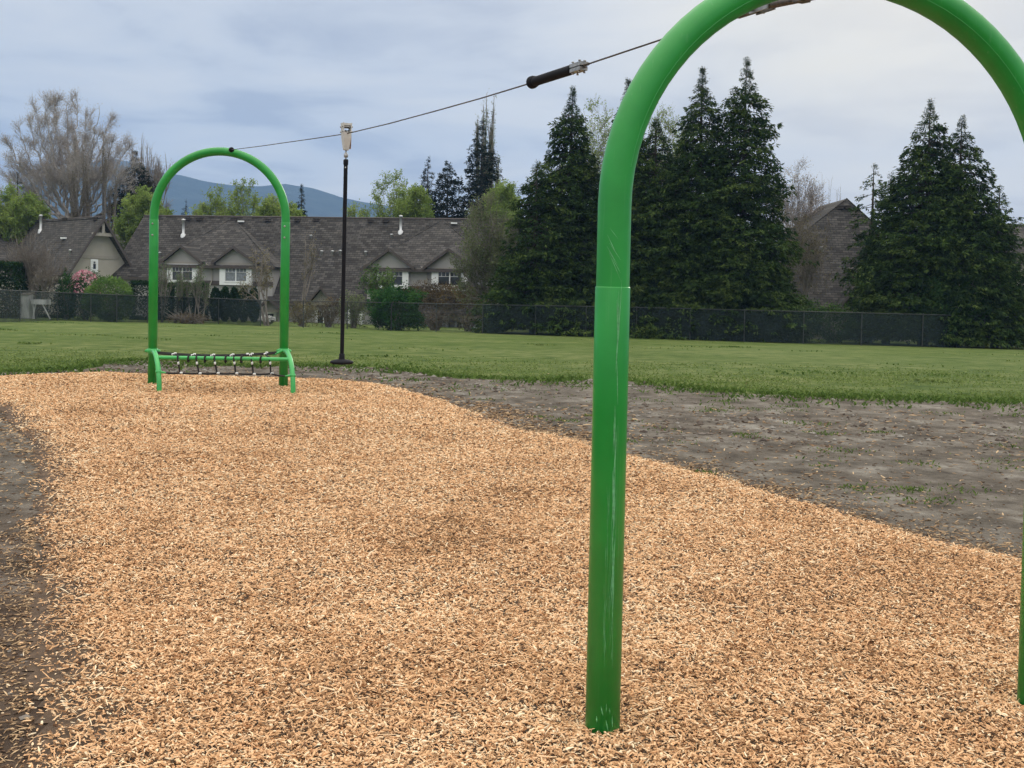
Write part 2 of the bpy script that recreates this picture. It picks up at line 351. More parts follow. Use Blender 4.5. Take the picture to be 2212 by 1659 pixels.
# ------------------------------------------------------------------ ground sheets
def geom(a, b, n): return np.geomspace(a, b, n)
ys = np.concatenate([-geom(8, 300, 12)[::-1], np.arange(-6, 30, .5), np.arange(30, 100, 2), geom(100, 3060, 24)])
xp = np.concatenate([np.arange(0, 16, .8), np.arange(16, 60, 3), geom(60, 2540, 20)]); xs = np.concatenate([-xp[:0:-1], xp])
XX, YY = np.meshgrid(xs, ys); ZZ = hgt(XX, YY) - .02
V = np.stack([XX, YY, ZZ], -1).reshape(-1, 3); nx, ny = len(xs), len(ys)
ii, jj = np.meshgrid(np.arange(nx-1), np.arange(ny-1)); q = (jj*nx+ii).ravel()
F = np.stack([q, q+1, q+nx+1, q+nx], 1)
build('grass_field', MB().add(V, F, smooth=True), M_field); props(bpy.data.objects['grass_field'], kind='structure')

BED = [(-260, 830), (-120, 822), (0, 814), (110, 809), (224, 806), (366, 811), (610, 817), (720, 821), (800, 828), (860, 840), (930, 858), (1010, 885), (1080, 910), (1130, 930), (1200, 943), (1280, 962),
       (1360, 985), (1440, 1003), (1550, 1035), (1650, 1062), (1780, 1097), (1850, 1120), (1980, 1157), (2100, 1184), (2212, 1210), (2420, 1275), (2700, 1380)]
BEDL = [(72, 1640), (70, 1543), (55, 1480), (62, 1420), (72, 1292), (78, 1208), (72, 1125), (95, 1047), (84, 985), (28, 918), (-10, 880), (-120, 855)]
bed_poly = np.array([ground_hit(*p)[:2] for p in BED] + [(4.6, 4.0), (4.9, -3), (-1.65, -3), (-1.6, 2.5)] + [ground_hit(*p)[:2] for p in BEDL])
GE = [(-500, 812), (-150, 809), (0, 805), (142, 799), (203, 795), (232, 784), (300, 779), (380, 780), (430, 789), (560, 791), (660, 789), (730, 790), (834, 797), (900, 806), (960, 816), (1100, 820), (1190, 821), (1280, 818), (1360, 824),
      (1480, 838), (1600, 850), (1750, 857), (1900, 861), (2050, 866), (2212, 869), (2700, 885)]
soil_poly = np.array([ground_hit(*p)[:2] for p in GE] + [(16, 8), (14, -5), (-9, -5), (-9, 10)])
def inpoly(x, y, poly):
    c = np.zeros(x.shape, bool); n = len(poly)
    for i in range(n):
        x0, y0 = poly[i]; x1, y1 = poly[(i+1) % n]
        if y0 == y1: continue
        k = ((y0 > y) != (y1 > y)) & (x < (x1-x0)*(y-y0)/(y1-y0)+x0); c ^= k
    return c
def pdist(x, y, poly):
    d = np.full(x.shape, 1e9); n = len(poly)
    for i in range(n):
        a = poly[i]; b = poly[(i+1) % n]; ab = b-a; t = np.clip(((x-a[0])*ab[0]+(y-a[1])*ab[1])/max(ab@ab, 1e-9), 0, 1)
        d = np.minimum(d, np.hypot(x-a[0]-t*ab[0], y-a[1]-t*ab[1]))
    return d
def wob(x, y, s, amp): return amp*(fbm(x*s, y*s, 3)-.5)*2, amp*(fbm(x*s+50, y*s, 9)-.5)*2
def sheet(name, poly, cell, zf, mat, amp):
    x0, y0 = poly.min(0)-.5; x1, y1 = poly.max(0)+.5
    gx = np.arange(x0, x1, cell); gy = np.arange(y0, y1, cell*1.3); A, B = np.meshgrid(gx, gy)
    ca = A[:-1, :-1]+cell/2; cb = B[:-1, :-1]+cell*.65; wx, wy = wob(ca, cb, 1.3, amp)
    keep = inpoly(ca+wx, cb+wy, poly); m = len(gx)
    i, j = np.meshgrid(np.arange(m-1), np.arange(len(gy)-1)); q = (j*m+i)[keep]
    F = np.stack([q, q+1, q+m+1, q+m], 1); used, inv = np.unique(F, return_inverse=True); F = inv.reshape(F.shape)
    a = A.ravel()[used]; b = B.ravel()[used]
    return build(name, MB().add(np.stack([a, b, zf(a, b)], 1), F, smooth=True), mat)
def soil_z(x, y): return hgt(x, y) - .004 + .016*(fbm(x*.9, y*.9, 21)-.5) + .006*(fbm(x*4, y*7, 23)-.5)
def bed_z(x, y):
    z = hgt(x, y) + .020 + .026*(fbm(x*1.1, y*1.1, 31)-.5)
    z = z + .018*(fbm(x*5, y*5, 37)-.5)
    for hx0, hy0 in ((.335, 3.96), (2.07, 4.24)): z = z - .016*np.exp(-((x-hx0)**2+(y-hy0)**2)/.018) + .010*np.exp(-((np.hypot(x-hx0, y-hy0)-.27)/.09)**2)
    for cx0, cy0, r, a in ((-4.0, 14.2, .9, .02),): z = z - a*np.exp(-(((x-cx0)/1.1)**2+((y-cy0)/.45)**2))
    return z
def signed(x, y): return pdist(x, y, bed_poly)*np.where(inpoly(x, y, bed_poly), 1, -1)
def bed_t(x, y, s=None):
    s = signed(x, y) if s is None else s
    k = np.clip((s+.02)/.35, 0, 1); k = k*k*(3-2*k); b = soil_z(x, y)+.003; return b + (np.maximum(bed_z(x, y), b)-b)*k
def brown_margin(m):
    n, l = m.node_tree.nodes, m.node_tree.links; b = n['Principled BSDF']; src = b.inputs['Base Color'].links[0].from_socket
    t = n.new('ShaderNodeTexCoord'); s_ = n.new('ShaderNodeSeparateXYZ'); l.new(t.outputs['Object'], s_.inputs[0]); q = n.new('ShaderNodeTexNoise'); q.inputs['Scale'].default_value = 1.5; q.inputs['Detail'].default_value = 6; l.new(t.outputs['Object'], q.inputs['Vector'])
    a = n.new('ShaderNodeMath'); a.operation = 'MULTIPLY_ADD'; l.new(q.outputs[0], a.inputs[0]); a.inputs[1].default_value = 5.; l.new(s_.outputs[1], a.inputs[2])
    k = n.new('ShaderNodeMapRange'); k.inputs[1].default_value = 7.5; k.inputs[2].default_value = 10.5; k.inputs[3].default_value = 1; k.inputs[4].default_value = 0; l.new(a.outputs[0], k.inputs[0])
    k2 = n.new('ShaderNodeMapRange'); k2.inputs[1].default_value = -1.; k2.inputs[2].default_value = 0.; k2.inputs[3].default_value = .85; k2.inputs[4].default_value = 0; l.new(s_.outputs[0], k2.inputs[0])
    mm = n.new('ShaderNodeMath'); mm.operation = 'MULTIPLY'; l.new(k.outputs[0], mm.inputs[0]); l.new(k2.outputs[0], mm.inputs[1])
    x = n.new('ShaderNodeMix'); x.data_type = 'RGBA'; x.blend_type = 'MULTIPLY'; l.new(mm.outputs[0], x.inputs[0]); l.new(src, x.inputs[6]); x.inputs[7].default_value = (.62, .47, .40, 1); l.new(x.outputs[2], b.inputs['Base Color'])
brown_margin(M_soil)
props(sheet('bare_soil', soil_poly, .09, soil_z, M_soil, .16), kind='structure')
props(sheet('chip_bed', bed_poly, .055, bed_t, M_bed, .10), kind='structure')

rng = np.random.default_rng(7)
def chips(mb, x, y, z, ln, wd, tint, tilt=.35):
    n = len(x); az = rng.random(n)*2*np.pi; el = rng.normal(0, tilt, n); c = np.stack([x, y, z], 1)
    d = np.stack([np.cos(az)*np.cos(el), np.sin(az)*np.cos(el), np.sin(el)], 1)
    s0 = np.stack([-np.sin(az), np.cos(az), np.zeros(n)], 1); up = np.cross(d, s0); rr = rng.normal(0, .6, n)[:, None]
    s = s0*np.cos(rr)+up*np.sin(rr); up = np.cross(d, s); up = up*np.sign(up[:, 2:3]+1e-6)
    L_ = (ln/2)[:, None]; W_ = (wd/2)[:, None]; bend = (rng.normal(0, .035, n)*ln)[:, None]; th = (wd*.4)[:, None]
    V = np.stack([c-d*L_-s*W_*.6, c-d*L_+s*W_*.7, c+up*th+bend*s-s*W_*.1, c+up*bend*.2-s*W_+bend*s, c+s*W_+bend*s, c+d*L_-s*W_*.5, c+d*L_*.9+s*W_*.5], 1)
    V[:, 2] = c + up*th + bend*s
    F = np.array([(0, 3, 2), (0, 2, 1), (1, 2, 4), (3, 5, 2), (2, 5, 6), (2, 6, 4)])
    F = (np.arange(n)[:, None, None]*7+F[None]).reshape(-1, 3)
    mb.add(V.reshape(-1, 3), F, np.repeat(tint, 7))
def scatter(x0, x1, y0, y1, dens):
    n = int((x1-x0)*(y1-y0)*dens); return x0+rng.random(n)*(x1-x0), y0+rng.random(n)*(y1-y0)
cm = MB()
for (y0, y1, dens, sc) in ((1.5, 3.2, 1200, 1.3), (3.2, 5.2, 12500, .86), (5.2, 7.5, 8500, .9), (7.5, 10.5, 5200, 1.05), (10.5, 14.5, 3400, 1.25), (14.5, 20, 2300, 1.5)):
    xa = max(bed_poly[:, 0].min()-.4, -.53*y1-.6); xb = min(bed_poly[:, 0].max(), .53*y1+.6)
    x, y = scatter(xa, xb, y0, y1, dens); wx, wy = wob(x, y, 1.3, .10)
    s_ = signed(x, y); soft = np.where((x < .3) & (y < 13), .42, .16); nz = (fbm(x*2.2, y*2.2, 44)-.5)*2*np.where((x < .3) & (y < 13), .22, .16)
    k = rng.random(len(x)) < np.clip(np.where((x < .3) & (y < 13), .12, .42)+(s_+nz)/soft, 0, 1)**1.5; x = x[k]; y = y[k]; s_ = s_[k]; n = len(x)
    patch = fbm(x*1.6, y*1.6, 51); t = np.clip(rng.normal(.64, .2, n) + (patch-.5)*.30 - .35*(rng.random(n) < .06) - .22*(fbm(x*.9, y*1.3, 55) > .66)*rng.random(n), 0, 1)
    sc1 = np.exp(-(((x+.35)/.42)**2+((y-6.95)/.42)**2))+.7*np.exp(-(((x-.05)/.5)**2+((y-8.3)/.35)**2))+.6*np.exp(-(((x-2.6)/.3)**2+((y-6.6)/.35)**2)); t = np.clip(t-.42*sc1*rng.random(n)*(fbm(x*6, y*6, 57) > .42), 0, 1)
    near_net = np.exp(-(((x+4.0)/1.0)**2+((y-14.4)/.5)**2)); t = np.clip(t-.35*near_net*rng.random(n), 0, 1)
    chips(cm, x, y, bed_t(x, y, s_)+rng.random(n)*.022*np.clip(s_/.3+.4, .25, 1), np.clip(rng.lognormal(-3.9, .42, n), .009, .05)*sc, np.clip(rng.lognormal(-4.88, .38, n), .003, .016)*sc, t)
for dens, l0, w0, lo, hi in ((260, .055, .0055, .3, 1.), (150, .022, .014, .0, .3)):
    x, y = scatter(-5, 4.5, 3.2, 12, dens); k = signed(x, y) > .05; x = x[k]; y = y[k]; n = len(x)
    chips(cm, x, y, bed_t(x, y)+.016+rng.random(n)*.010, l0*rng.uniform(.6, 1.3, n), w0*rng.uniform(.6, 1.4, n), rng.uniform(lo, hi, n), .22)
build('wood_chips', cm, M_chip); props(bpy.data.objects['wood_chips'], 'loose tan wood chips covering the play bed', None, None, 'stuff')
# old chips thrown out over the soil
om = MB(); x, y = scatter(-7, 7, 2.5, 19, 420); o_ = ~inpoly(x, y, bed_poly); x = x[o_]; y = y[o_]; ed = pdist(x, y, bed_poly)
pr = np.exp(-ed/.28)*1.0+.06*np.exp(-ed/1.5); k = rng.random(len(x)) < pr*1.1*(.3+1.4*fbm(x*2, y*2, 61)); x = x[k]; y = y[k]; n = len(x)
x2, y2 = scatter(-3.2, -.8, 2.8, 8, 3000); k = (~inpoly(x2, y2, bed_poly)) & (rng.random(len(x2)) < .85*np.exp(-pdist(x2, y2, bed_poly)/.13)+.10*np.exp(-pdist(x2, y2, bed_poly)/.6)); x = np.concatenate([x, x2[k]]); y = np.concatenate([y, y2[k]])
x3, y3 = scatter(-.5, 5.8, 4.5, 14, 2600); k = (~inpoly(x3, y3, bed_poly)) & (rng.random(len(x3)) < .75*np.exp(-pdist(x3, y3, bed_poly)/.24)*np.clip(3*fbm(x3*1.4, y3*1.4, 91)-.9, .1, 1)+.018); x = np.concatenate([x, x3[k]]); y = np.concatenate([y, y3[k]]); n = len(x)
chips(om, x, y, soil_z(x, y)+.004, np.clip(rng.lognormal(-3.7, .4, n), .012, .06)*np.clip(y/6, 1, 2), np.clip(rng.lognormal(-5.0, .3, n), .003, .012)*np.clip(y/6, 1, 2), rng.random(n), .15)
build('scattered_chips', om, M_chipold); props(bpy.data.objects['scattered_chips'], 'weathered chips strewn over the soil', None, None, 'stuff')
# clods and pebbles
pm = MB(); x, y = scatter(-9, 14, 2.8, 22, 90); k = inpoly(x, y, soil_poly) & ~inpoly(x, y, bed_poly) & (rng.random(len(x)) < np.clip(3.2*fbm(x*.7, y*.7, 88)-1.15, .04, 1)); x = x[k]; y = y[k]; n = len(x)
oc = np.array([(1, 0, 0), (0, 1, 0), (-1, 0, 0), (0, -1, 0), (0, 0, 1), (0, 0, -1.)]); s = np.clip(rng.lognormal(-4.7, .5, n), .004, .03)*np.clip(y/8, .8, 2)
V = oc[None]*(s[:, None, None]*(.6+.8*rng.random((n, 6, 1)))); V[:, :, 2] *= .55; V += np.stack([x, y, soil_z(x, y)+s*.15], 1)[:, None]
F = np.array([(0, 1, 4), (1, 2, 4), (2, 3, 4), (3, 0, 4), (1, 0, 5), (2, 1, 5), (3, 2, 5), (0, 3, 5)]); F = (np.arange(n)[:, None, None]*6+F[None]).reshape(-1, 3)
pm.add(V.reshape(-1, 3), F, np.repeat(rng.random(n), 6)); build('soil_clods', pm, M_clod); props(bpy.data.objects['soil_clods'], 'small clods and pebbles on the bare soil', None, None, 'stuff')
# grass blades: ragged fringe along the soil, field near the fringe, tufts on the soil
gm = MB()
def blades(x, y, h, wd, tint, z=None):
    n = len(x); az = rng.random(n)*2*np.pi; d = np.stack([np.cos(az)*.8, np.sin(az)*.8, np.full(n, .7)], 1) + rng.normal(0, .15, (n, 3))
    gm.cards(np.stack([x, y, (hgt(x, y) if z is None else z)-.01], 1), d, h, wd, rng.normal(0, 1, (n, 3)), tint, .15)
x, y = scatter(-13, 15, 11, 25, 420); ins = inpoly(x, y, soil_poly); ed = pdist(x, y, soil_poly); wx, wy = wob(x, y, 1.3, .16); ins = inpoly(x+wx, y+wy, soil_poly)
k = (~ins) & (rng.random(len(x)) < np.clip(2.6*fbm(x*1.1, y*1.1, 71)-.75, .04, 1)*np.exp(-ed/(.22+.5*fbm(x*.5, y*.5, 72)))+.8*np.clip((25-y)/7, 0, 1)*fbm(x*.8, y*.8, 75)**2*1.6); xk = x[k]; yk = y[k]; e_ = ed[k]
blades(xk, yk, (.025+.075*np.exp(-e_/.4))*(.6+.8*rng.random(len(xk))), .03+.02*rng.random(len(xk)), np.clip(.30+.42*(1-np.exp(-e_/.6))+.3*(fbm(xk*.6, yk*.6, 73)-.5)+rng.normal(0, .12, len(xk)), 0, 1))
x, y = scatter(-12, 14, 14, 24, 500); ins = inpoly(x, y, soil_poly); ed = pdist(x, y, soil_poly)
k = ins & (~inpoly(x, y, bed_poly)) & (rng.random(len(x)) < .9*np.exp(-ed/.45)*(fbm(x*1.2, y*1.2, 77) > .47)); xk = x[k]; yk = y[k]
blades(xk, yk, .05+.06*rng.random(len(xk)), .03, np.clip(rng.normal(.3, .15, len(xk)), 0, 1))
for _ in range(130):
    cx0, cy0 = rng.uniform(-1, 9), rng.uniform(8, 18)**1.
    if inpoly(np.array([cx0]), np.array([cy0]), bed_poly)[0] or not inpoly(np.array([cx0]), np.array([cy0]), soil_poly)[0]: continue
    n = int(rng.uniform(20, 110)); r = rng.uniform(.04, .16); x = cx0+rng.normal(0, r*1.6, n); y = cy0+rng.normal(0, r, n)
    blades(x, y, .02+.035*rng.random(n), .010+.008*rng.random(n), np.clip(rng.normal(.45, .2, n), 0, 1), soil_z(x, y))
# clumps further out over the field
for _ in range(40):
    cy0 = 19+rng.random()**1.6*38; cx0 = rng.uniform(-.52, .52)*cy0; n = int(rng.uniform(15, 60)); r = rng.uniform(.1, .5)
    if inpoly(np.array([cx0]), np.array([cy0]), soil_poly)[0]: continue
    x = cx0+rng.normal(0, r*1.8, n); y = cy0+rng.normal(0, r*.8, n); blades(x, y, .03+.045*rng.random(n), .05+.03*rng.random(n), np.clip(rng.normal(rng.choice([.25, .5, .8]), .12, n), 0, 1))
build('grass', gm, M_blade); props(bpy.data.objects['grass'], 'short grass blades and tufts along the edge of the field', None, None, 'stuff')

# ------------------------------------------------------------------ hills and air
rid = [(-900, 470), (-500, 455), (-200, 440), (0, 425), (70, 405), (130, 372), (190, 352), (250, 343), (300, 350), (345, 370), (400, 378), (450, 390), (520, 399), (560, 402), (620, 397), (680, 405), (740, 422), (820, 438), (900, 452), (1000, 468), (1150, 490), (1400, 520), (1900, 560), (2500, 580), (3200, 600)]
YR = 2500.0; rp_ = np.array([P(x, y, YR) for x, y in rid]); hx = np.linspace(rp_[0, 0], rp_[-1, 0], 420); hz = np.interp(hx, rp_[:, 0], rp_[:, 2]) + 5*(fbm(hx*.02, hx*0, 5, 5)-.5)
vs_ = np.linspace(-1, 1, 60); A, B = np.meshgrid(hx, vs_); yy = YR + np.where(B < 0, B*850, B*350); prof = (1-np.abs(B))**.85
Z = -6 + (hz[None]+6)*prof*(1 + .16*(fbm(A*.006, yy*.006, 8)-.5)*np.abs(B)**.5*2)
V = np.stack([A, yy, Z], -1).reshape(-1, 3); m = len(hx); ii, jj = np.meshgrid(np.arange(m-1), np.arange(59)); q = (jj*m+ii).ravel()
build('hills', MB().add(V, np.stack([q, q+1, q+m+1, q+m], 1), smooth=True), M_hill); props(bpy.data.objects['hills'], kind='structure')
hm = bpy.data.materials.new('air'); hm.use_nodes = True; hn = hm.node_tree.nodes; hl = hm.node_tree.links
for n_ in list(hn): hn.remove(n_)
ho = hn.new('ShaderNodeOutputMaterial'); pv = hn.new('ShaderNodeVolumePrincipled'); pv.inputs['Density'].default_value = .00028; pv.inputs['Color'].default_value = (.33, .57, 1.0, 1); pv.inputs['Anisotropy'].default_value = .0
hl.new(pv.outputs[0], ho.inputs['Volume'])
hb = MB().box((0, 1390, 208), (5160, 3440, 430)); build('haze', hb, hm); props(bpy.data.objects['haze'], 'thin blue air that fades the far hills', None, None, 'stuff')
# ------------------------------------------------------------------ playground: near arch
def arch_path(F1, F2, hs, n=40):
    F1 = np.asarray(F1); F2 = np.asarray(F2); mid = (F1+F2)/2; mid = mid.copy(); mid[2] = F1[2]; r = np.linalg.norm((F2-F1)[:2])/2; u = unit(np.array([F2[0]-F1[0], F2[1]-F1[1], 0]))
    th = np.linspace(0, np.pi, n); arc = mid + np.array([0, 0, hs]) - r*np.cos(th)[:, None]*u + r*np.sin(th)[:, None]*np.array([0, 0, 1.])
    return mid, r, u, arc
N1 = ground_hit(1301, 1589); N2 = ground_hit(2234, 1534); N1[2] = hgt(N1[0], N1[1])+.002; N2[2] = hgt(N2[0], N2[1])+.002
HSN = 1.932; mid, rN, uN, arc = arch_path(N1, N2, HSN); vN = np.array([-uN[1], uN[0], 0]); JZ = 1.64
t = thing('arch', mid, 'large bright green tube arch close to the camera, scuffed left post', 'play arch', None, math.atan2(uN[1], uN[0]))
a_ = MB(); pts = np.vstack([[N1+[0, 0, JZ-.04]], [N1+[0, 0, 1.8]], arc, [N2+[0, 0, 1.8]], [N2+[0, 0, JZ-.04]]]); a_.tube(pts, .0606, 40)
at_ = build('arch_tube', a_, M_green, t)
sm_ = MB(); off = -vN*.0  # weld seam running along the face of the tube
cen = mid + np.array([0, 0, HSN]); sp = []
for p in arc[2:-2]:
    rad = unit(p-cen); d_ = unit(-vN*.86 - rad*.50); sp.append(p + d_*.0602)
sm_.tube(np.array(sp), .0016, 6); build('weld_seam', sm_, M_seam, at_)
for Fp in (N1, N2):
    p_ = MB(); p_.lathe(Fp + [0, 0, -.15], [(0, 0), (.0635, 0), (.0635, .15+JZ-.004), (.0620, .15+JZ), (.058, .15+JZ), (.058, .15+JZ-.03)], 48); po = build('post', p_, M_green, t)
# scuffs: thin raised flakes of chalky wear on the post facing the camera
def scuff(mb, zc, ang, ln, wd, lean, r):
    k = 6; ss = np.linspace(-.5, .5, k); V = []
    toc = unit(np.array([-N1[0], -N1[1], 0])); side = np.array([-toc[1], toc[0], 0])
    for q in ss:
        for e in (-.5, .5):
            a = ang + (q*lean*ln + e*wd*(1-abs(q)*1.6))/r; V.append(N1 + [0, 0, zc+q*ln] + r*(math.cos(a)*toc + math.sin(a)*side))
    F = [(2*i, 2*i+1, 2*i+3, 2*i+2) for i in range(k-1)]; mb.add(V, F)
rs = random.Random(4); sc_ = MB()
for zc, ang, ln, wd, lean in ((1.79, -.10, .07, .003, -.5), (1.76, -.16, .05, .003, -.6), (1.765, .1, .06, .0025, -.7), (1.71, .12, .10, .0025, -.45), (1.715, .2, .05, .003, -.6), (1.83, .0, .04, .002, -.8), (1.74, .02, .05, .002, -.7)): scuff(sc_, zc, ang, ln, wd, lean, .0611)
build('scuff_marks', sc_, M_scuff, at_)
sc_ = MB()
for _ in range(46):
    zz = rs.uniform(.55, 1.62); a0 = .36 + .06*math.sin(zz*4); scuff(sc_, zz, a0+rs.gauss(0, .045), rs.uniform(.04, .2), rs.uniform(.0012, .0035), rs.gauss(0, .03), .0640)
build('scuff_marks', sc_, M_scuff, [o for o in t.children if o.name.startswith('post')][0]); sc_ = MB()
for _ in range(44):
    zz = rs.uniform(.3, .9); scuff(sc_, zz, rs.uniform(-.1, .5), rs.uniform(.04, .16), rs.uniform(.0006, .0014), rs.gauss(0, .04), .0640)
build('scuff_marks', sc_, M_scuff, [o for o in t.children if o.name.startswith('post')][0]); sc_ = MB()
for _ in range(7): scuff(sc_, rs.uniform(.02, .14), rs.uniform(-.5, .6), rs.uniform(.01, .05), rs.uniform(.002, .005), rs.gauss(0, .4), .0640)
build('scuff_marks', sc_, M_scuff, [o for o in t.children if o.name.startswith('post')][0])

# ------------------------------------------------------------------ far arch
A1 = ground_hit(329, 833); A2 = ground_hit(612, 838); A1[2] = A2[2] = (bed_z(A1[0], A1[1])+bed_z(A2[0], A2[1]))/2
ym = (A1[1]+A2[1])/2; A1 = P(329, 833, ym); A2 = P(612, 838, ym); A1[2] = A2[2] = .5*(A1[2]+A2[2])
topz = P(470, 327, ym)[2]; rA0 = np.linalg.norm(A2-A1)/2; hsA = topz - A1[2] - rA0
midA, rA, uA, arcA = arch_path(A1, A2, hsA); vA = np.array([-uA[1], uA[0], 0])
t = thing('arch', midA, 'tall green tube arch at the far end, with a rope net across its foot', 'play arch', None, math.atan2(uA[1], uA[0]))
jA = hsA-.05; a_ = MB(); a_.tube(np.vstack([[A1+[0, 0, jA-.04]], arcA, [A2+[0, 0, jA-.04]]]), .0595, 32); at2 = build('arch_tube', a_, M_green, t)
for Fp in (A1, A2):
    p_ = MB(); p_.lathe(Fp+[0, 0, -.2], [(0, 0), (.0635, 0), (.0635, jA+.196), (.062, jA+.2), (.056, jA+.2)], 32); po = build('post', p_, M_green, t)
    for dz in (-.06, -.22):
        b_ = MB(); b_.lathe(Fp+[0, -.060, jA+dz], [(0, .016), (.010, .014), (.014, .004), (.014, -.002)], 12, (0, -1, 0)); build('bolt', b_, M_steel, po)

# ------------------------------------------------------------------ cable, trolley, bumper
Fc = P(496, 324, ym-.07); Nc = mid + [0, 0, HSN+rN-.045]
PF = Fc[:2]; PN = Nc[:2]; pdir = unit(np.append(PN-PF, 0)); pn = np.array([-pdir[1], pdir[0], 0])
def C(px, py): return on_plane(px, py, Fc, pn)
cpx = [(500, 323.5), (560, 316), (620, 307.5), (680, 299), (740, 290), (756, 287), (840, 267), (940, 240), (1040, 212), (1148, 179), (1265, 140), (1340, 115), (1430, 85), (1520, 55.5), (1600, 29)]
cp = np.array([C(*p) for p in cpx]); cp = np.vstack([cp, [Nc + pdir*(-.10)]])
mb = MB(); ts = np.concatenate([[0], np.cumsum(np.linalg.norm(np.diff(cp, axis=0), axis=1))]); td = np.linspace(0, ts[-1], 60)
cd = np.stack([np.interp(td, ts, cp[:, k]) for k in range(3)], 1); mb.tube(cd, .0040, 10)
# twisted strands standing slightly proud
for ph in (0, 2.1, 4.2):
    tt = np.linspace(0, ts[-1], 900); q = np.stack([np.interp(tt, ts, cp[:, k]) for k in range(3)], 1); a_ = ph+tt*75
    q = q + .0034*(np.cos(a_)[:, None]*pn + np.sin(a_)[:, None]*np.array([0, 0, 1.])); mb.tube(q, .0019, 4, False)
o = build('zip_line_cable', mb, M_cable, loc=cd[0]); props(o, 'thin twisted steel cable strung between the two green arches', 'cable')
# black rubber bumper with steel clamp
b0 = C(1148, 178.5); b1 = C(1238, 149.5); b2 = C(1262, 141); ax = unit(b1-b0); Lb = np.linalg.norm(b1-b0)
t = thing('cable_bumper', b0, 'black rubber tube bumper clamped on the cable near the close arch', 'bumper')
mb = MB(); pr = [(0, .03), (.027, .03), (.027, .05)]
k = 34
for i in range(k): z_ = .05+(Lb-.06)*i/k; pr += [(.0275, z_), (.0285, z_+(Lb-.06)/k*.5)]
pr += [(.027, Lb), (0, Lb)]; mb.lathe(b0, pr, 24, ax); build('sleeve', mb, M_black, t)
mb = MB(); mb.lathe(b0, [(0, -.004), (.028, -.004), (.038, .004), (.038, .022), (.034, .03), (.034, .045), (.027, .05)], 28, ax); build('end_stop', mb, M_black, t)
cl = MB(); cc = (b1+b2)/2; Lc = np.linalg.norm(b2-b1); up = unit(np.cross(pn, ax)); up = up*np.sign(up[2]); A3 = np.stack([ax, pn, up])
cl.box(cc+up*.012, (Lc, .05, .020), A3); cl.box(cc-up*.014, (Lc*.92, .05, .020), A3); co_ = build('clamp', cl, M_steel, t)
for s1 in (-.3, .3):
    for s2 in (-.016, .016):
        bb = MB(); c0 = cc + ax*s1*Lc + pn*s2; bb.lathe(c0-up*.036, [(0, 0), (.007, 0), (.007, .006), (.0035, .006), (.0035, .064), (.008, .064), (.008, .07), (0, .07)], 8, up); build('bolt', bb, M_steel, co_)
tl = MB(); tl.tube(np.array([b2-up*.012, b2-up*.014+ax*.03]), .004, 8); tl.tube(np.array([b2, b2+ax*.05]), .008, 8); build('cable_ferrule', tl, M_rust, t)
# near anchor fittings under the tube
t = thing('cable_anchor', C(1600, 29), 'rusty brown bolted steel cable fitting under the top of the close arch', 'cable fitting')
p0 = C(1592, 34); p1 = C(1632, 21); p2 = C(1662, 11); p3 = Nc - pdir*.02
mb = MB(); axd = unit(p1-p0); upd = unit(np.cross(pn, axd)); upd *= np.sign(upd[2]); A3 = np.stack([axd, pn, upd])
mb.box((p0+p1)/2, (np.linalg.norm(p1-p0), .030, .022), A3); mb.tube(np.array([p0-axd*.02, p0+axd*.02]), .012, 12); build('swage_end', mb, M_rust, t)
mb = MB(); mb.box((p1+p2)/2+pn*.018, (np.linalg.norm(p2-p1)+.03, .007, .036), A3); mb.box((p1+p2)/2-pn*.018, (np.linalg.norm(p2-p1)+.03, .007, .036), A3); build('clevis', mb, M_steel, t)
mb = MB(); mb.lathe(p1+axd*.008-pn*.04, [(0, 0), (.014, 0), (.014, .012), (.007, .012), (.007, .068), (.014, .068), (.014, .08), (0, .08)], 6, pn); build('bolt', mb, M_steel, t)
mb = MB(); dn = unit(p3-p2); ln_ = np.linalg.norm(p3-p2); mb.tube(np.array([p2-dn*.01, p2+dn*.03, p3-dn*.08, p3]), [.010, .016, .016, .010], 14); mb.box(p2+dn*ln_*.45, (.05, .05, .03), np.stack([dn, pn, unit(np.cross(dn, pn))])); build('turnbuckle', mb, M_rust, t)
mb = MB(); mb.lathe(Nc-[0, 0, .01], [(0, 0), (.02, 0), (.02, .012), (.010, .012), (.010, .07)], 12); build('eye_bolt', mb, M_steel, t)
# far anchor
t = thing('cable_anchor', C(488, 325), 'silver cable fitting with a black ball stop on the top of the far arch', 'cable fitting')
q0 = C(500, 323.5); mb = MB(); th = np.linspace(0, np.pi, 10); mb.lathe(q0, [(.038*math.sin(a), -.03*math.cos(a)) for a in th], 20, pdir); build('ball_stop', mb, M_black, t)
mb = MB(); fp = C(476, 326); mb.tube(np.array([q0, q0*.5+fp*.5, fp]), [.012, .018, .012], 10); mb.lathe(fp, [(0, -.02), (.024, -.02), (.024, .02), (0, .02)], 12, vA); mb.box(fp*.6+q0*.4, (.10, .05, .035), np.stack([uA, vA, [0, 0, 1.]])); build('shackle', mb, M_steel, t)
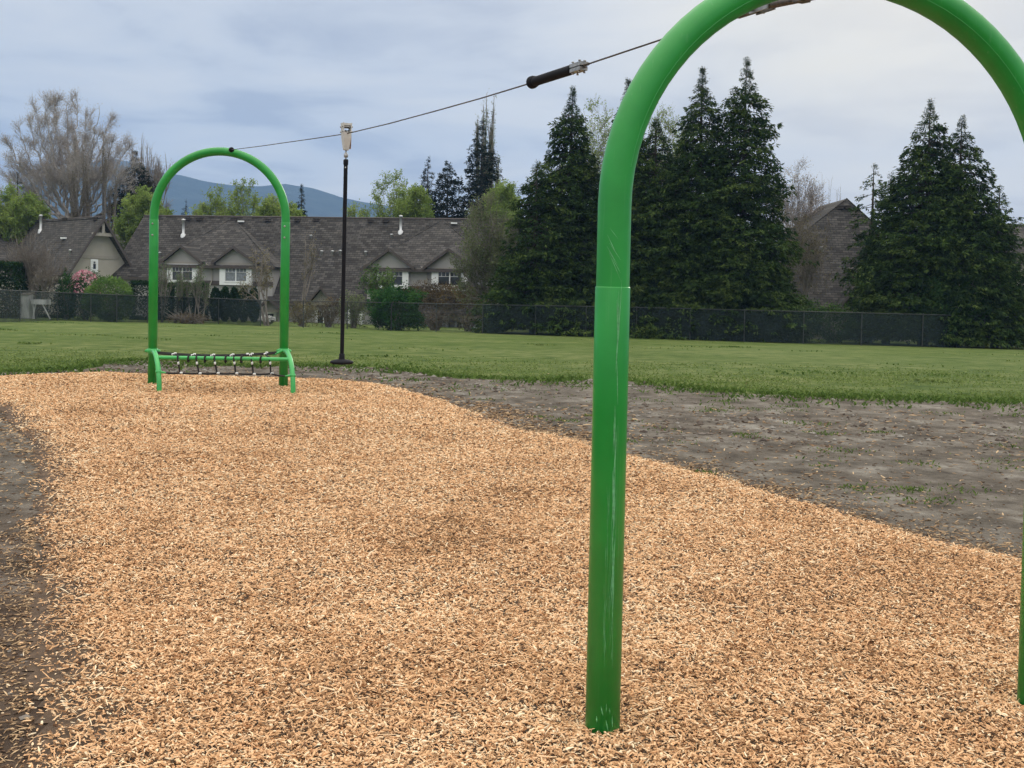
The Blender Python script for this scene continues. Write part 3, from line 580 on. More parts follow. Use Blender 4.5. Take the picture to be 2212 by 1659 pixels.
# trolley
tc_ = C(748, 288.5); Yt = tc_[1]; S = FPX/Yt
t = thing('zip_line_trolley', tc_ , 'cream trolley riding the cable with a long black hanging pole and round seat', 'trolley')
ang = pdir; wz = 28/S; top = tc_+[0, 0, 22/S]; bot = tc_-[0, 0, 34.5/S]
hs_ = MB()
def hp(a, z, s_): f = (top[2]-z)/(top[2]-bot[2]); return np.array([tc_[0], tc_[1], z])+ang*a+pn*s_*(.043-.019*max(0, f-.25)/.75)
zt, zm, zb = top[2], tc_[2]-10/S, bot[2]; w1, w2 = 9.6/S, 4.6/S
for s_ in (-1, 1):
    hs_.slab(np.array([hp(-w1, zt, s_), hp(w1, zt, s_), hp(w1*.95, zm, s_), hp(-w1*.95, zm, s_)]), .008, pn*s_); hs_.slab(np.array([hp(-w1*.95, zm, s_), hp(w1*.95, zm, s_), hp(w2, zb, s_), hp(-w2, zb, s_)]), .008, pn*s_)
ho_ = build('housing', hs_, M_cream, t)
mb = MB(); A3 = np.stack([ang, pn, [0, 0, 1.]])
for s_ in (-1, 1):
    mb.slab(np.array([hp(s_*w1*.97, zm+.05, -.95), hp(s_*w1*.97, zm+.05, .95), hp(s_*w1*.93, zm, .95), hp(s_*w1*.93, zm, -.95)]), .006, ang*s_)
    mb.slab(np.array([hp(s_*w1*.93, zm, -.95), hp(s_*w1*.93, zm, .95), hp(s_*w2*.97, zb, .95), hp(s_*w2*.97, zb, -.95)]), .006, ang*s_)
mb.box(bot, (8/S, .045, .01), A3); build('edge_strip', mb, M_cream, ho_)
mb = MB(); sv = pn*(1 if pn[0] > 0 else -1)*.046; mb.slab(np.array([tc_-[0, 0, 4/S]-ang*6/S, tc_-[0, 0, 4/S]+ang*6/S, bot+ang*3.6/S+[0, 0, .01], bot-ang*3.6/S+[0, 0, .01]])+sv*.93, .006, sv); build('side_plate', mb, M_orange, ho_)
mb = MB(); mb.box(top-[0, 0, .012], (16/S, .074, .02), A3); build('top_block', mb, M_cream, ho_)
for s_ in (-1, 1):
    mb = MB(); mb.lathe(tc_+ang*s_*5/S+[0, 0, .012]-pn*.018, [(0, 0), (.02, 0), (.014, .018), (.02, .036), (0, .036)], 18, pn); build('roller', mb, M_black, t)
    for zz in (.06, .014):
        mb = MB(); mb.lathe(tc_+ang*s_*7.2/S+[0, 0, zz]+(-pn*.05), [(0, 0), (.008, 0), (.008, .1), (0, .1)], 8, pn); build('bolt', mb, M_steel, ho_)
mb = MB(); e = bot.copy(); mb.tube(np.array([e+[0, 0, .01], e-[0, 0, .10]]), .0075, 10); mb.lathe(e-[0, 0, .072], [(0, 0), (.017, 0), (.02, .012), (.02, .028), (.012, .038), (0, .038)], 12); mb.lathe(e-[0, 0, .03], [(0, -.012), (.014, -.012), (.014, .0), (0, .0)], 10); build('swivel', mb, M_steel, t)
ptop = e-[0, 0, .092]; seat = P(739, 785, Yt+.02); pbot = np.array([e[0]*.25+seat[0]*.75, e[1], seat[2]+.03]); pbot = np.array([seat[0], e[1], seat[2]+.03])
mb = MB(); pp = np.linspace(ptop, pbot, 24); mb.tube(pp, np.linspace(.0185, .0185, 24)*1.02, 20); pole_ = build('pole', mb, M_black, t)
mb = MB(); mb.lathe(ptop-[0, 0, .05], [(.021, 0), (.0235, .01), (.0235, .04), (.019, .052), (0, .052)], 20); build('collar', mb, M_black, pole_)
mb = MB(); mb.lathe(ptop-[0, -.0, .075]+[0, -.019, 0], [(0, .006), (.005, .004), (.006, 0)], 8, (0, -1, 0)); build('bolt', mb, M_conn, pole_)
mb = MB(); mb.lathe(pbot-[0, 0, .035], [(0, 0), (.085, 0), (.105, .008), (.110, .018), (.104, .029), (.07, .040), (.030, .046), (.027, .055), (.026, .095), (.0195, .1)], 36); build('seat', mb, M_black, t)

# ------------------------------------------------------------------ rope net barrier at the far arch
t = thing('rope_net', (A1+A2)/2+[0, -.5, 0], 'low black rope net on light green curved tube legs in front of the far arch', 'climbing net')
YL = ym-.85
LB = [P(344, 853, YL), P(633, 852, YL)]; LT = [A1+[.03, -.075, P(335, 758, ym)[2]-A1[2]], A2+[.03, -.075, P(615, 758, ym)[2]-A2[2]]]
xm = [P(344, 772, YL+.25), P(627, 774, YL+.25)]
lo = []
for i in (0, 1):
    B0, T0 = LB[i], LT[i]; M0 = np.array([xm[i][0], YL+.14, xm[i][2]+.0]); m_ = []
    for s in np.linspace(0, 1, 18):
        # cubic bezier: vertical at the foot, bending back to the post clamp at the top
        c1 = B0+[(0), 0, .42]; c2 = T0 + [(B0[0]-T0[0])*.55, (B0[1]-T0[1])*.62, .045]
        m_.append((1-s)**3*B0+3*(1-s)**2*s*c1+3*(1-s)*s*s*c2+s**3*T0)
    m_ = np.array(m_); mb = MB(); mb.tube(np.vstack([[B0-[0, 0, .12]], m_]), .0335, 20); lg = build('leg', mb, M_green2, t); lo.append(m_)
    Fp = (A1, A2)[i]; mb = MB(); mb.lathe(np.array([Fp[0], Fp[1], T0[2]-.035]), [(.0645, 0), (.074, .004), (.074, .066), (.0645, .07)], 28)
    for sx in (-1, 1): mb.lathe(np.array([Fp[0]+sx*.082, Fp[1], T0[2]])-[0, .03, 0], [(0, 0), (.022, 0), (.024, .03), (.022, .06), (0, .06)], 12, (0, 1, 0))
    mb.tube(np.array([[Fp[0], Fp[1]-.06, T0[2]+.01], [Fp[0]+(.14 if i == 0 else -.10), Fp[1]-.24, T0[2]-.045]]), [.02, .013], 10)
    build('clamp', mb, M_green2, t)
    j = int(np.argmin(abs(m_[:, 2]-P(344, 806, YL)[2]))); c0 = m_[j]; mb = MB(); mb.lathe(c0-[0, 0, .02], [(.034, 0), (.041, .003), (.041, .037), (.034, .04)], 20); mb.tube(np.array([c0, c0+[(.10 if i == 0 else -.10), .0, -.012]]), [.022, .010], 10); build('clamp', mb, M_green2, t); lo[i] = (m_, c0)
bz = [m for m in lo]; jb = [int(np.argmin(abs(m[0][:, 2]-P(345, 774, YL+.1)[2]))) for m in lo]
E0 = lo[0][0][jb[0]]; E1 = lo[1][0][jb[1]]; mb = MB(); mb.tube(np.array([E0, E1]), .027, 16); build('crossbar', mb, M_green2, t)
Yb = (E0[1]+E1[1])/2
def rope(mb, pts, r=.0085, sag=0., n=26):
    pts = np.asarray(pts, float); tt = np.linspace(0, 1, n); c = np.linspace(0, 1, len(pts)); q = np.stack([np.interp(tt, c, pts[:, k]) for k in range(3)], 1); q[:, 2] -= sag*4*tt*(1-tt); mb.tube(q, r, 8); return q
ra, rb = LT[0]+[.10, -.17, .0], LT[1]+[-.08, -.17, -.005]
zmid = P(465, 767, ra[1])[2]; sagA = (ra[2]+rb[2])/2 - zmid
mb = MB(); QA = rope(mb, [ra, rb], .012, sagA); build('rope', mb, M_rope, t)
ra2 = ra+[0, -.10, -.010]; rb2 = rb+[0, -.10, -.014]
mb = MB(); QB = rope(mb, [ra2, rb2], .012, sagA*.85); build('rope', mb, M_rope, t)
bx_ = [389, 430, 469, 509, 547, 585]; tx_ = [385, 425, 464, 506, 544, 583]
low = [lo[0][1]+[.09, 0, -.012]] + [P(x, y, Yb-.03) for x, y in zip(bx_, (805.5, 806.5, 806, 806.5, 808, 807))] + [lo[1][1]+[-.09, 0, -.012]]
mb = MB(); qq = []
for i in range(len(low)-1):
    seg = np.linspace(low[i], low[i+1], 6); s_ = np.linspace(0, 1, 6); seg[:, 2] -= .008*4*s_*(1-s_); qq.append(seg[:-1])
mb.tube(np.vstack(qq+[low[-1][None]]), .0115, 8); build('rope', mb, M_rope, t)
def conn(c, ax=(1, 0, 0)):
    mb = MB(); mb.lathe(np.asarray(c)-unit(ax)*.020, [(0, 0), (.011, 0), (.015, .006), (.015, .034), (.011, .04), (0, .04)], 12, ax); build('connector', mb, M_conn, t)
for k_, (x, xb) in enumerate(zip(tx_, bx_)):
    f = (P(x, 768, ym-.2)[0]-QA[0, 0])/(QA[-1, 0]-QA[0, 0]); ia = min(25, max(0, int(round(f*25)))); a0 = QA[ia]; a1 = QB[ia]
    zc_ = E0[2]+.035; ptb = np.array([P(x, 773, Yb)[0], Yb-.01, zc_]); mdl = np.array([P(x+2, 784, Yb)[0], Yb-.035, P(x, 784, Yb)[2]]); lw = low[k_+1]
    mb = MB(); mb.tube(np.array([a0, a1, a1*.5+ptb*.5-[0, 0, .004], ptb, [ptb[0], Yb-.036, zc_-.035], mdl, lw]), .0115, 8); build('rope', mb, M_rope, t)
    conn(mdl, (0, 0, 1)); conn(lw+[.018, -.004, 0]); conn(a1+[0, 0, .002]); conn(a0+[.0, 0, .002])
for x in (407, 443, 488, 522, 564):
    xx = P(x, 774, Yb)[0]; fb_ = (xx-E0[0])/(E1[0]-E0[0]); Ec = E0*(1-fb_)+E1*fb_; mb = MB(); th = np.linspace(0, 2*np.pi, 14); mb.tube(np.stack([np.full(14, xx)+.004*np.sin(th), Ec[1]+.040*np.cos(th), Ec[2]-.008+.046*np.sin(th)], 1), .0115, 8); build('rope', mb, M_rope, t); f = (xx-QA[0, 0])/(QA[-1, 0]-QA[0, 0]); conn(QA[int(round(f*25))]+[0, 0, .004])

# ------------------------------------------------------------------ fence
fx = [-140, -40, 43, 124, 196, 252, 318, 393, 472, 563, 655, 750, 845, 942, 1042, 1156, 1265, 1374, 1490, 1607, 1735, 1860, 1992, 2125, 2262, 2400]
BY = ([-140, -40, 43, 124, 252, 393, 472, 563, 1042, 1374, 1735, 1860, 2262, 2400], [699, 697, 695, 692.5, 696, 697.5, 699.5, 704, 720, 730, 742, 746, 755, 758])
TY = ([-140, -40, 43, 124, 252, 393, 472, 563, 1042, 1374, 1735, 1860, 2262, 2400], [622, 625, 628, 632, 637, 642, 645, 648.5, 658, 664, 673, 676, 686, 690])
FB = [ground_hit(x, np.interp(x, *BY)) for x in fx]; FT = [P(x, np.interp(x, *TY), b[1]) for x, b in zip(fx, FB)]
t = thing('chain_link_fence', FB[0], 'long chain link fence with dark green screen along the back of the field', 'fence')
for i, (b, tp) in enumerate(zip(FB, FT)):
    tp = np.array([b[0], b[1], tp[2]]); FT[i] = tp; mb = MB(); mb.tube(np.array([b-[0, 0, .3], tp+[0, 0, .03]]), .028, 10); mb.lathe(tp+[0, 0, .03], [(.030, 0), (.026, .02), (0, .03)], 10); build('post', mb, M_post, t)
mb = MB()
for a, b in zip(FT[:-1], FT[1:]): mb.tube(np.array([a, b]), .022, 8)
build('top_rail', mb, M_post, t)
for i in range(len(fx)-1):
    unscreened = 563 <= fx[i] < 1042
    off_ = np.array([0, .04, 0]); a, b, c, d = FB[i]+off_, FB[i+1]+off_, FT[i+1]+off_, FT[i]+off_; mb = MB(); nx_, nz_ = 8, 5; V = []
    for j in range(nz_+1):
        for k in range(nx_+1):
            s, r_ = k/nx_, j/nz_; p = (a*(1-s)+b*s)*(1-r_)+(d*(1-s)+c*s)*r_; p = p+[0, .03*(vnoise(k*.7+i*9, j*.7, 4)), 0]; V.append(p)
    F = [(j*(nx_+1)+k, j*(nx_+1)+k+1, (j+1)*(nx_+1)+k+1, (j+1)*(nx_+1)+k) for j in range(nz_) for k in range(nx_)]
    mb.add(V, F, smooth=True); build('wire_mesh' if unscreened else 'screen_panel', mb, M_link if unscreened else M_screen, t)
# ------------------------------------------------------------------ houses
class Frame:
    def __init__(s, px, Y, ang):
        p = P(px, 700, Y); s.O = np.array([p[0], Y, 0.]); s.a = ang; s.u = np.array([math.cos(ang), -math.sin(ang), 0]); s.v = np.array([math.sin(ang), math.cos(ang), 0])
        s.O[2] = float(hgt(p[0], Y))
    def w(s, u, v, z): return np.array([s.O[0], s.O[1], 0]) + s.u*u + s.v*v + np.array([0, 0, z])
    def hit(s, px, py, v):
        p = on_plane(px, py, s.w(0, v, 0), s.v); return np.dot(p-s.O, s.u), p[2]
    def box(s, mb, u0, u1, v0, v1, z0, z1): mb.box(s.w((u0+u1)/2, (v0+v1)/2, (z0+z1)/2), (abs(u1-u0), abs(v1-v0), abs(z1-z0)), np.stack([s.u, s.v, [0, 0, 1.]]))
    def on(s, px, py, P0, n_): return on_plane(px, py, P0, n_)
def plane3(a, b, c):
    n_ = unit(np.cross(np.asarray(b)-a, np.asarray(c)-a)); return n_ if n_[2] > 0 else -n_
def gable(fr, house, apex, lf, rf, vf, depth_fn, wall_z, wall_mat, over=.45):
    """small front gable: two sloping roof leaves running back, face wall and barge boards"""
    ua, za = fr.hit(*apex, vf); ul, zl = fr.hit(*lf, vf); ur, zr = fr.hit(*rf, vf); zf = (zl+zr)/2
    for (uf, nm) in ((ul, 0), (ur, 1)):
        back_a = depth_fn(za); back_f = depth_fn(zf)
        pts = [fr.w(uf, vf, zf), fr.w(ua, vf, za), fr.w(ua, back_a, za), fr.w(uf, back_f, zf)]
        mb = MB(); mb.slab(pts, .07); build('gable_roof', mb, M_roof, house)
        mb = MB(); d1 = np.array([ua-uf, 0, za-zf]); L_ = np.linalg.norm(d1)
        a0, a1 = fr.w(uf, vf-.03, zf-.02), fr.w(ua, vf-.03, za-.02); dn = np.array([0, 0, -.24])
        mb.slab([a0, a1, a1+dn, a0+dn], .05, fr.v); build('barge_board', mb, M_fascia, house)
    k = (.86); mb = MB(); um = ua
    vw = vf+over
    mb.slab([fr.w(um+(ul-um)*k, vw, zf-.02), fr.w(um, vw, zf-.02+(za-zf)*k), fr.w(um+(ur-um)*k, vw, zf-.02)], .12, -fr.v); build('gable_wall', mb, wall_mat, house)
    mb = MB(); fr.box(mb, um+(ul-um)*k, um+(ur-um)*k, vw-.05, vw+.02, zf-.24, zf-.02); build('trim_band', mb, M_gtrim, house)
    return ul, ur, zf
def window(fr, house, outer, inner, v, boxd=.35, curt=False, mull=1, bars=True, boxmat=None):
    (x0, y0, x1, y1) = outer; u0, _ = fr.hit(x0, (y0+y1)/2, v-boxd); u1, _ = fr.hit(x1, (y0+y1)/2, v-boxd); _, zt = fr.hit((x0+x1)/2, y0, v-boxd); _, zb = fr.hit((x0+x1)/2, y1, v-boxd)
    (x2, y2, x3, y3) = inner; i0, _ = fr.hit(x2, (y2+y3)/2, v-boxd); i1, _ = fr.hit(x3, (y2+y3)/2, v-boxd); _, it = fr.hit((x2+x3)/2, y2, v-boxd); _, ib = fr.hit((x2+x3)/2, y3, v-boxd)
    mb = MB(); vf = v-boxd; ub = v+.02
    fr.box(mb, u0, i0-.0, vf, ub, zb, zt); fr.box(mb, i1, u1, vf, ub, zb, zt); fr.box(mb, i0, i1, vf+.003, ub, it, zt); fr.box(mb, i0, i1, vf+.003, ub, zb, ib)
    wo = build('window', mb, boxmat or M_white, house); mb = MB(); f = .07
    fr.box(mb, i0-.02, i1+.02, vf-.03, vf+.05, it-f, it+.02); fr.box(mb, i0-.02, i1+.02, vf-.03, vf+.05, ib-.02, ib+f); fr.box(mb, i0-.02, i0+f, vf-.027, vf+.05, ib+f, it-f); fr.box(mb, i1-f, i1+.02, vf-.027, vf+.05, ib+f, it-f)
    for k in range(mull): um = i0+(i1-i0)*(k+1)/(mull+1); fr.box(mb, um-.04, um+.04, vf-.024, vf+.05, ib+f, it-f)
    build('window_frame', mb, M_white, wo)
    if bars:
        mb = MB(); fr.box(mb, i0+f, i1-f, vf-.005, vf+.02, it-(it-ib)*.36, it-(it-ib)*.36+.025)
        for q in (.17, .33, .67, .83): uq = i0+(i1-i0)*q; fr.box(mb, uq-.012, uq+.012, vf-.008, vf+.02, it-(it-ib)*.36, it-f)
        build('glazing_bar', mb, M_white, wo)
    mb = MB(); fr.box(mb, i0+f*.5, i1-f*.5, vf+.022, vf+.045, ib+f*.5, it-f*.5); build('pane', mb, M_curt if curt else M_glass, wo)
def vent(house, c, n_, kind='box'):
    mb = MB(); c = np.asarray(c)
    if kind == 'box':
        mb.box(c+[0, 0, .10], (.42, .34, .18)); mb.box(c+[0, -.04, .21], (.50, .44, .04)); build('roof_vent', mb, M_fascia, house)
    elif kind == 'pipe':
        mb.lathe(c-[0, 0, .1], [(0, 0), (.09, 0), (.09, .30), (.12, .30), (.12, .38), (0, .40)], 12); build('vent_pipe', mb, M_pipe, house)
    else:
        mb.lathe(c-[0, 0, .3], [(.26, 0), (.20, .34), (.105, .42), (.105, 1.45), (.15, 1.45), (.15, 1.58), (0, 1.62)], 14); build('flue', mb, M_pipe, house)
def pipe(house, pts, r=.045): mb = MB(); mb.tube(np.array(pts), r, 8); build('downpipe', mb, M_gtrim, house)

# ---- middle row
T = Frame(600, 82.0, math.radians(8)); gz = float(hgt(-18, 84))-.4
rowl = (T.w(0, 0, 0)); t = thing('townhouse_row', [T.O[0], T.O[1], gz], 'long row of taupe townhouses with steep brown shingle roof and four gabled upper windows', 'townhouse', None, -T.a)
VR = 6.2
_, zr0 = T.hit(400, 468.5, VR); _, zr1 = T.hit(1000, 472.5, VR); zr = (zr0+zr1)/2
_, zlow = T.hit(700, 655, -.3)
pA, pB, pC = T.w(0, VR, zr), T.w(10, VR, zr), T.w(0, -.3, zlow); nM = plane3(pA, pB, pC)
def Mn(px, py): return T.on(px, py, pA, nM)
def vmain(z): return -.3 + (VR+.3)*(z-zlow)/(zr-zlow)
ur0 = T.hit(311, 468, VR)[0]; uend = T.hit(1125, 472, VR)[0]
hl_ = Mn(234, 597); uA_ = T.hit(345, 608, vmain(T.hit(345, 608, 1.0)[1]))[0]
zel = hl_[2]; vel = vmain(zel); ul_ = np.dot(hl_-T.O, T.u)
ub1 = T.hit(592, 575, -.6)[0]; uL1 = T.hit(340, 575, -.6)[0]; ub2 = T.hit(783, 578, -.6)[0]
def mw(u, z): return T.w(u, vmain(z), z)
mb = MB()
mb.slab([mw(ul_, zel), mw(uL1+.3, zel), mw(uL1+.3, zr), mw(ur0, zr)], .15, nM)
mb.slab([mw(uL1+.3, zel+.5), mw(ub1-.3, zel+.5), mw(ub1-.3, zr), mw(uL1+.3, zr)], .15, nM)
mb.slab([mw(ub1-.3, zlow), mw(ub2+.4, zlow), mw(ub2+.4, zr), mw(ub1-.3, zr)], .15, nM)
mb.slab([mw(ub2+.4, zel+.5), mw(uend, zel+.5), mw(uend, zr), mw(ub2+.4, zr)], .15, nM)
roof = build('roof', mb, M_roof, t)
mb = MB(); bk = [T.w(ur0, VR, zr), T.w(uend, VR, zr), T.w(uend, VR*2, zlow), T.w(ul_, VR*2, zlow)]; mb.slab(bk, .15)
mb.slab([mw(ul_, zel), mw(ur0, zr), T.w(ul_, VR*2-vel, zel)], .15); build('roof', mb, M_roof, t)
mb = MB(); mb.tube(np.array([T.w(ur0, VR, zr+.02), T.w(uend, VR, zr+.02)]), .07, 8); build('ridge_cap', mb, M_fascia, roof)
# walls below the long roof
for bx in ((ul_+.5, uL1+.5, vel+.4, vel+.6, gz-1, zel-.1), (ub1-.5, ub2+.5, .1, .3, gz-1, zlow+.15), (uend-.2, uend, 0, VR*2, gz-1, zlow+.4)): mb = MB(); T.box(mb, *bx); build('wall', mb, M_taupe, t)
mb = MB(); T.box(mb, ul_, uL1+.2, vel-.06, vel, zel-.22, zel-.02); T.box(mb, ub1-.1, ub2+.1, -.36, -.3, zlow-.2, zlow-.02); build('gutter', mb, M_fascia, t)
for (xl, yl, xa, ya, xr, yr, g1, g2, wn1, in1, wn2, in2, c1, dpx) in (
    (330, 570, 502, 470.5, 594, 576, ((390, 527.5), (345, 564), (437, 565)), ((504, 530), (456, 566), (556, 567)), (361, 570, 428, 613), (371, 575, 417, 607), (474, 573, 543, 616), (485, 577, 534, 609), True, (446, 570, 458, 600, 447, 632)),
    (778, 577, 955, 475, 1085, 585, ((840, 535), (785, 576), (895, 577)), ((969, 535.5), (913, 577), (1026, 578)), (805, 580, 882, 623), (816, 585, 871, 617), (932, 582, 1011, 628), (945, 586.5, 998, 618), False, (911, 577, 922, 600, 915, 628))):
    ua, za = T.hit(xa, ya, VR-.15); za = min(za, zr-.05); ul2, ze = T.hit(xl, (yl+yr)/2, -.45); ur2, ze2 = T.hit(xr, yr, -.45); _, ze = T.hit((xl+xr)/2, (yl+yr)/2+1, -.45)
    AP = T.w(ua, vmain(za), za); BL = T.w(ul2, -.45, ze); BR = T.w(ur2, -.45, ze); bl = T.w(ul2, vmain(ze)+.1, ze); br_ = T.w(ur2, vmain(ze)+.1, ze)
    mb = MB(); mb.slab([BL, BR, AP], .14); build('roof', mb, M_roof, t)
    mb = MB(); mb.slab([BR, br_, AP], .14); mb.slab([bl, BL, AP], .14); build('roof', mb, M_roofside, t)
    mb = MB(); mb.tube(np.array([BR, AP]), .05, 6); mb.tube(np.array([BL, AP]), .05, 6); build('ridge_cap', mb, M_roof, t)
    mb = MB(); T.box(mb, ul2, ur2, -.53, -.45, ze-.2, ze+.02); build('gutter', mb, M_fascia, t)
    vfront = lambda z, za=za, ze=ze: -.45 + (vmain(za)+.45)*max(0, (z-ze))/(za-ze) + .05
    u0_, z0_ = T.hit(xl+15, 610, 0); u1_, _ = T.hit(xr-6, 610, 0); _, zbel = T.hit(500 if xl < 500 else 900, 607 if xl < 500 else 618, 0)
    mb = MB(); T.box(mb, u0_, u1_, 0, .2, zbel, ze+.02); T.box(mb, u1_-.2, u1_, .2, 4, gz-1, ze); T.box(mb, u0_, u0_+.2, .2, 4, gz-1, ze); build('wall', mb, M_taupe, t)
    mb = MB(); T.box(mb, u0_-.03, u1_+.03, -.06, .1, zbel-.35, zbel); build('trim_band', mb, M_fascia, t)
    mb = MB(); T.box(mb, u0_, u1_, .03, .2, gz-1, zbel-.3); build('wall', mb, M_taupe, t)
    for g in (g1, g2): gable(T, t, g[0], g[1], g[2], -.62, vfront, 0, M_taupe, .34)
    window(T, t, wn1, in1, 0, .35, False); window(T, t, wn2, in2, 0, .35, c1)
    a, b, c, d, e, f = dpx; p0 = T.w(*[T.hit(a, b, -.55)[0], -.55, T.hit(a, b, -.55)[1]]); h = T.hit(c, b+10, -.1); h2 = T.hit(c, d+5, -.1); h3 = T.hit(e, f, -.9)
    pipe(t, [p0, T.w(h[0], -.12, h[1]), T.w(h2[0], -.12, h2[1]), T.w(h3[0], -.9, h3[1])])
# lower lean-to roof under the right pair of windows
pts = []
_, zt_ = T.hit(930, 630, 0); _, zb_ = T.hit(1000, 677, -1.9); ua_ = T.hit(800, 650, -1)[0]; ub_ = T.hit(1040, 677, -1.9)[0]; uc_ = T.hit(1066, 640, 0)[0]
mb = MB(); mb.slab([T.w(ua_, 0, zt_), T.w(uc_-.6, 0, zt_), T.w(ub_+.9, -1.9, zb_), T.w(ua_, -1.9, zb_)], .12); build('roof', mb, M_roof, t)
mb = MB(); T.box(mb, ua_, ub_+.9, -1.98, -1.9, zb_-.22, zb_); build('gutter', mb, M_fascia, t)
for outer, inner in (((922, 680, 968, 722), (926, 683, 955, 716)), ((982, 681, 1032, 722), (985, 684, 1012, 716))): window(T, t, outer, inner, -.0, .2, False, 1, True)
for xx in (780, 1028):
    h = T.hit(xx, 690, -1.75); mb = MB(); T.box(mb, h[0]-.09, h[0]+.09, -1.82, -1.64, gz-1, zb_-.05); build('porch_post', mb, M_white, t)
# ground floor between the pairs
vfm = lambda z: vmain(z)+.05
gable(T, t, (692, 617), (664, 652), (722, 653), -1.3, vfm, 0, M_taupe, .5); gable(T, t, (578, 640), (556, 668), (612, 668), -1.0, vfm, 0, M_taupe, .5)
window(T, t, (680, 664, 718, 712), (684, 669, 714, 708), .1, .15, False, 1, True); window(T, t, (572, 672, 596, 714), (575, 676, 593, 710), .1, .12, False, 0, False)
for xx in (753, 657):
    h = T.hit(xx, 690, -.3); mb = MB(); T.box(mb, h[0]-.08, h[0]+.08, -.38, -.22, gz-1, zlow-.05); build('porch_post', mb, M_white, t)
for x, y in ((405, 474), (430, 474), (505, 474.5), (642, 476), (683, 476), (800, 478), (833, 478), (578, 476)): vent(t, Mn(x, y+2), 0)
for x, y in ((618, 497), (735, 548), (695, 549), (718, 549), (790, 550), (846, 513), (345, 552), (672, 515)): vent(t, Mn(x, y), 0, 'pipe')
for x, y in ((396, 507), (865.5, 500)): vent(t, Mn(x, y), 0, 'flue')
h = Mn(521, 481); mb = MB(); mb.box(h+[0, 0, .1], (.5, .4, .12)); build('skylight', mb, M_white, t)
h = Mn(981, 485); mb = MB(); mb.box(h+[0, 0, .1], (.5, .4, .12)); build('skylight', mb, M_white, t)

# ---- left house, its gable end turned towards the field
Lf = Frame(190, 84.0, math.radians(-48)); gz2 = float(hgt(-35, 86))-.3
t = thing('gabled_house', [Lf.O[0], Lf.O[1], gz2], 'tan house at the far left with brown shingle roof and open timber gable', 'house', None, -Lf.a)
# v=0 is the gable plane (faces +x/-y): u runs along it
def rp2(px, py, v): u, z = Lf.hit(px, py, v); return u, z
ua, za = rp2(223, 468, -.5); ul3, zl3 = rp2(146, 588, -.5); ur3, zr3 = rp2(266, 541, -.5)
sl_ = (za-zl3)/(ua-ul3); hw = 6.5; zE = za-sl_*(ua-ul3)*1.05; uLe = ul3-(ua-ul3)*.05
uRe = ua+(ua-uLe)
# ridge runs straight back from the gable
ln3 = 17.0
mb = MB(); mb.slab([Lf.w(ua, -.6, za), Lf.w(ua, ln3, za), Lf.w(uLe, ln3, zE), Lf.w(uLe, -.6, zE)], .16); rf = build('roof', mb, M_roofside, t)
mb = MB(); mb.slab([Lf.w(ua, -.6, za), Lf.w(ua, ln3, za), Lf.w(uRe, ln3, zE), Lf.w(uRe, -.6, zE)], .16); build('roof', mb, M_roofside, t)
for uu in (uLe, uRe):
    a0, a1 = Lf.w(uu, -.64, zE-.02), Lf.w(ua, -.64, za-.02); dn = np.array([0, 0, -.34]); mb = MB(); mb.slab([a0, a1, a1+dn, a0+dn], .06, Lf.v); build('barge_board', mb, M_fascia, t)
k = .95; mb = MB(); mb.slab([Lf.w(ua+(uLe-ua)*k, 0, zE), Lf.w(ua, 0, za-.45), Lf.w(ua+(uRe-ua)*k, 0, zE)], .15, -Lf.v); Lf.box(mb, ua+(uLe-ua)*k, ua+(uRe-ua)*k, 0, .15, gz2-1, zE); build('gable_wall', mb, M_tan, t)
mb = MB(); Lf.box(mb, ua+(uLe-ua)*k, ua+(uLe-ua)*k+.15, .16, ln3, gz2-1, zE-.1); build('wall', mb, M_tan, t)
_, zb1 = rp2(205, 506, -.5); hwk = (za-zb1)/sl_
mb = MB(); Lf.box(mb, ua-hwk*1.0, ua+hwk*1.0, -.58, -.44, zb1-.12, zb1+.14); Lf.box(mb, ua-.11, ua+.11, -.57, -.45, zb1+.14, za-.35); build('gable_truss', mb, M_gtrim, t)
_, zb2 = rp2(220, 556, 0); hb2 = (za-.45-zb2)/sl_*.93; mb = MB(); Lf.box(mb, ua-hb2, ua+hb2, -.05, .02, zb2-.12, zb2+.12); build('trim_band', mb, M_gtrim, t)
window(Lf, t, (196, 560, 212, 588), (199, 563, 209, 583), 0, .04, False, 0, True)
nL = plane3(Lf.w(ua, 0, za), Lf.w(ua, 5, za), Lf.w(uLe, 0, zE)); pL = Lf.w(ua, 0, za)
Ln = lambda x, y: Lf.on(x, y, pL, nL)
for x, y in ((90, 476), (141, 477), (206, 476)): vent(t, Ln(x, y), 0)
for x, y in ((61, 492), (152, 547)): vent(t, Ln(x, y), 0, 'pipe')
vent(t, Ln(88, 497), 0, 'flue'); mb = MB(); mb.box(Ln(139, 517)+[0, 0, .1], (.5, .4, .12)); build('skylight', mb, M_white, t)
mb = MB(); mb.tube(np.array([Lf.w(ua, -.6, za+.02), Lf.w(ua, ln3, za+.02)]), .06, 6); build('ridge_cap', mb, M_fascia, rf)
# wing with a lighter roof at the very edge
p1, p2_, p3_, p4 = Ln(20, 470)+[0, 0, .1], Ln(54, 560)+[0, -.2, .1], P(-60, 600, 80), P(-60, 470, 86)
pp1 = P(22, 472, Ln(22, 472)[1]-.6); pp2 = P(62, 598, Ln(62, 598)[1]-.6); pp3 = P(-190, 606, pp2[1]-.5); pp4 = P(-190, 470, pp1[1]-.5)
mb = MB(); mb.slab([pp1, pp2, pp3], .15); mb.slab([pp1, pp3, pp4], .15); build('roof', mb, M_roof, t)
wl = pp2+np.array([-.3, .6, -.2]); wr = pp3+np.array([.3, .6, -.2]); dz = np.array([0, 0, -(wl[2]-gz2)-1]); mb = MB(); mb.slab([wl, wr, wr+dz, wl+dz], 4.0, (0, -1, 0)); build('wall', mb, M_tan, t)
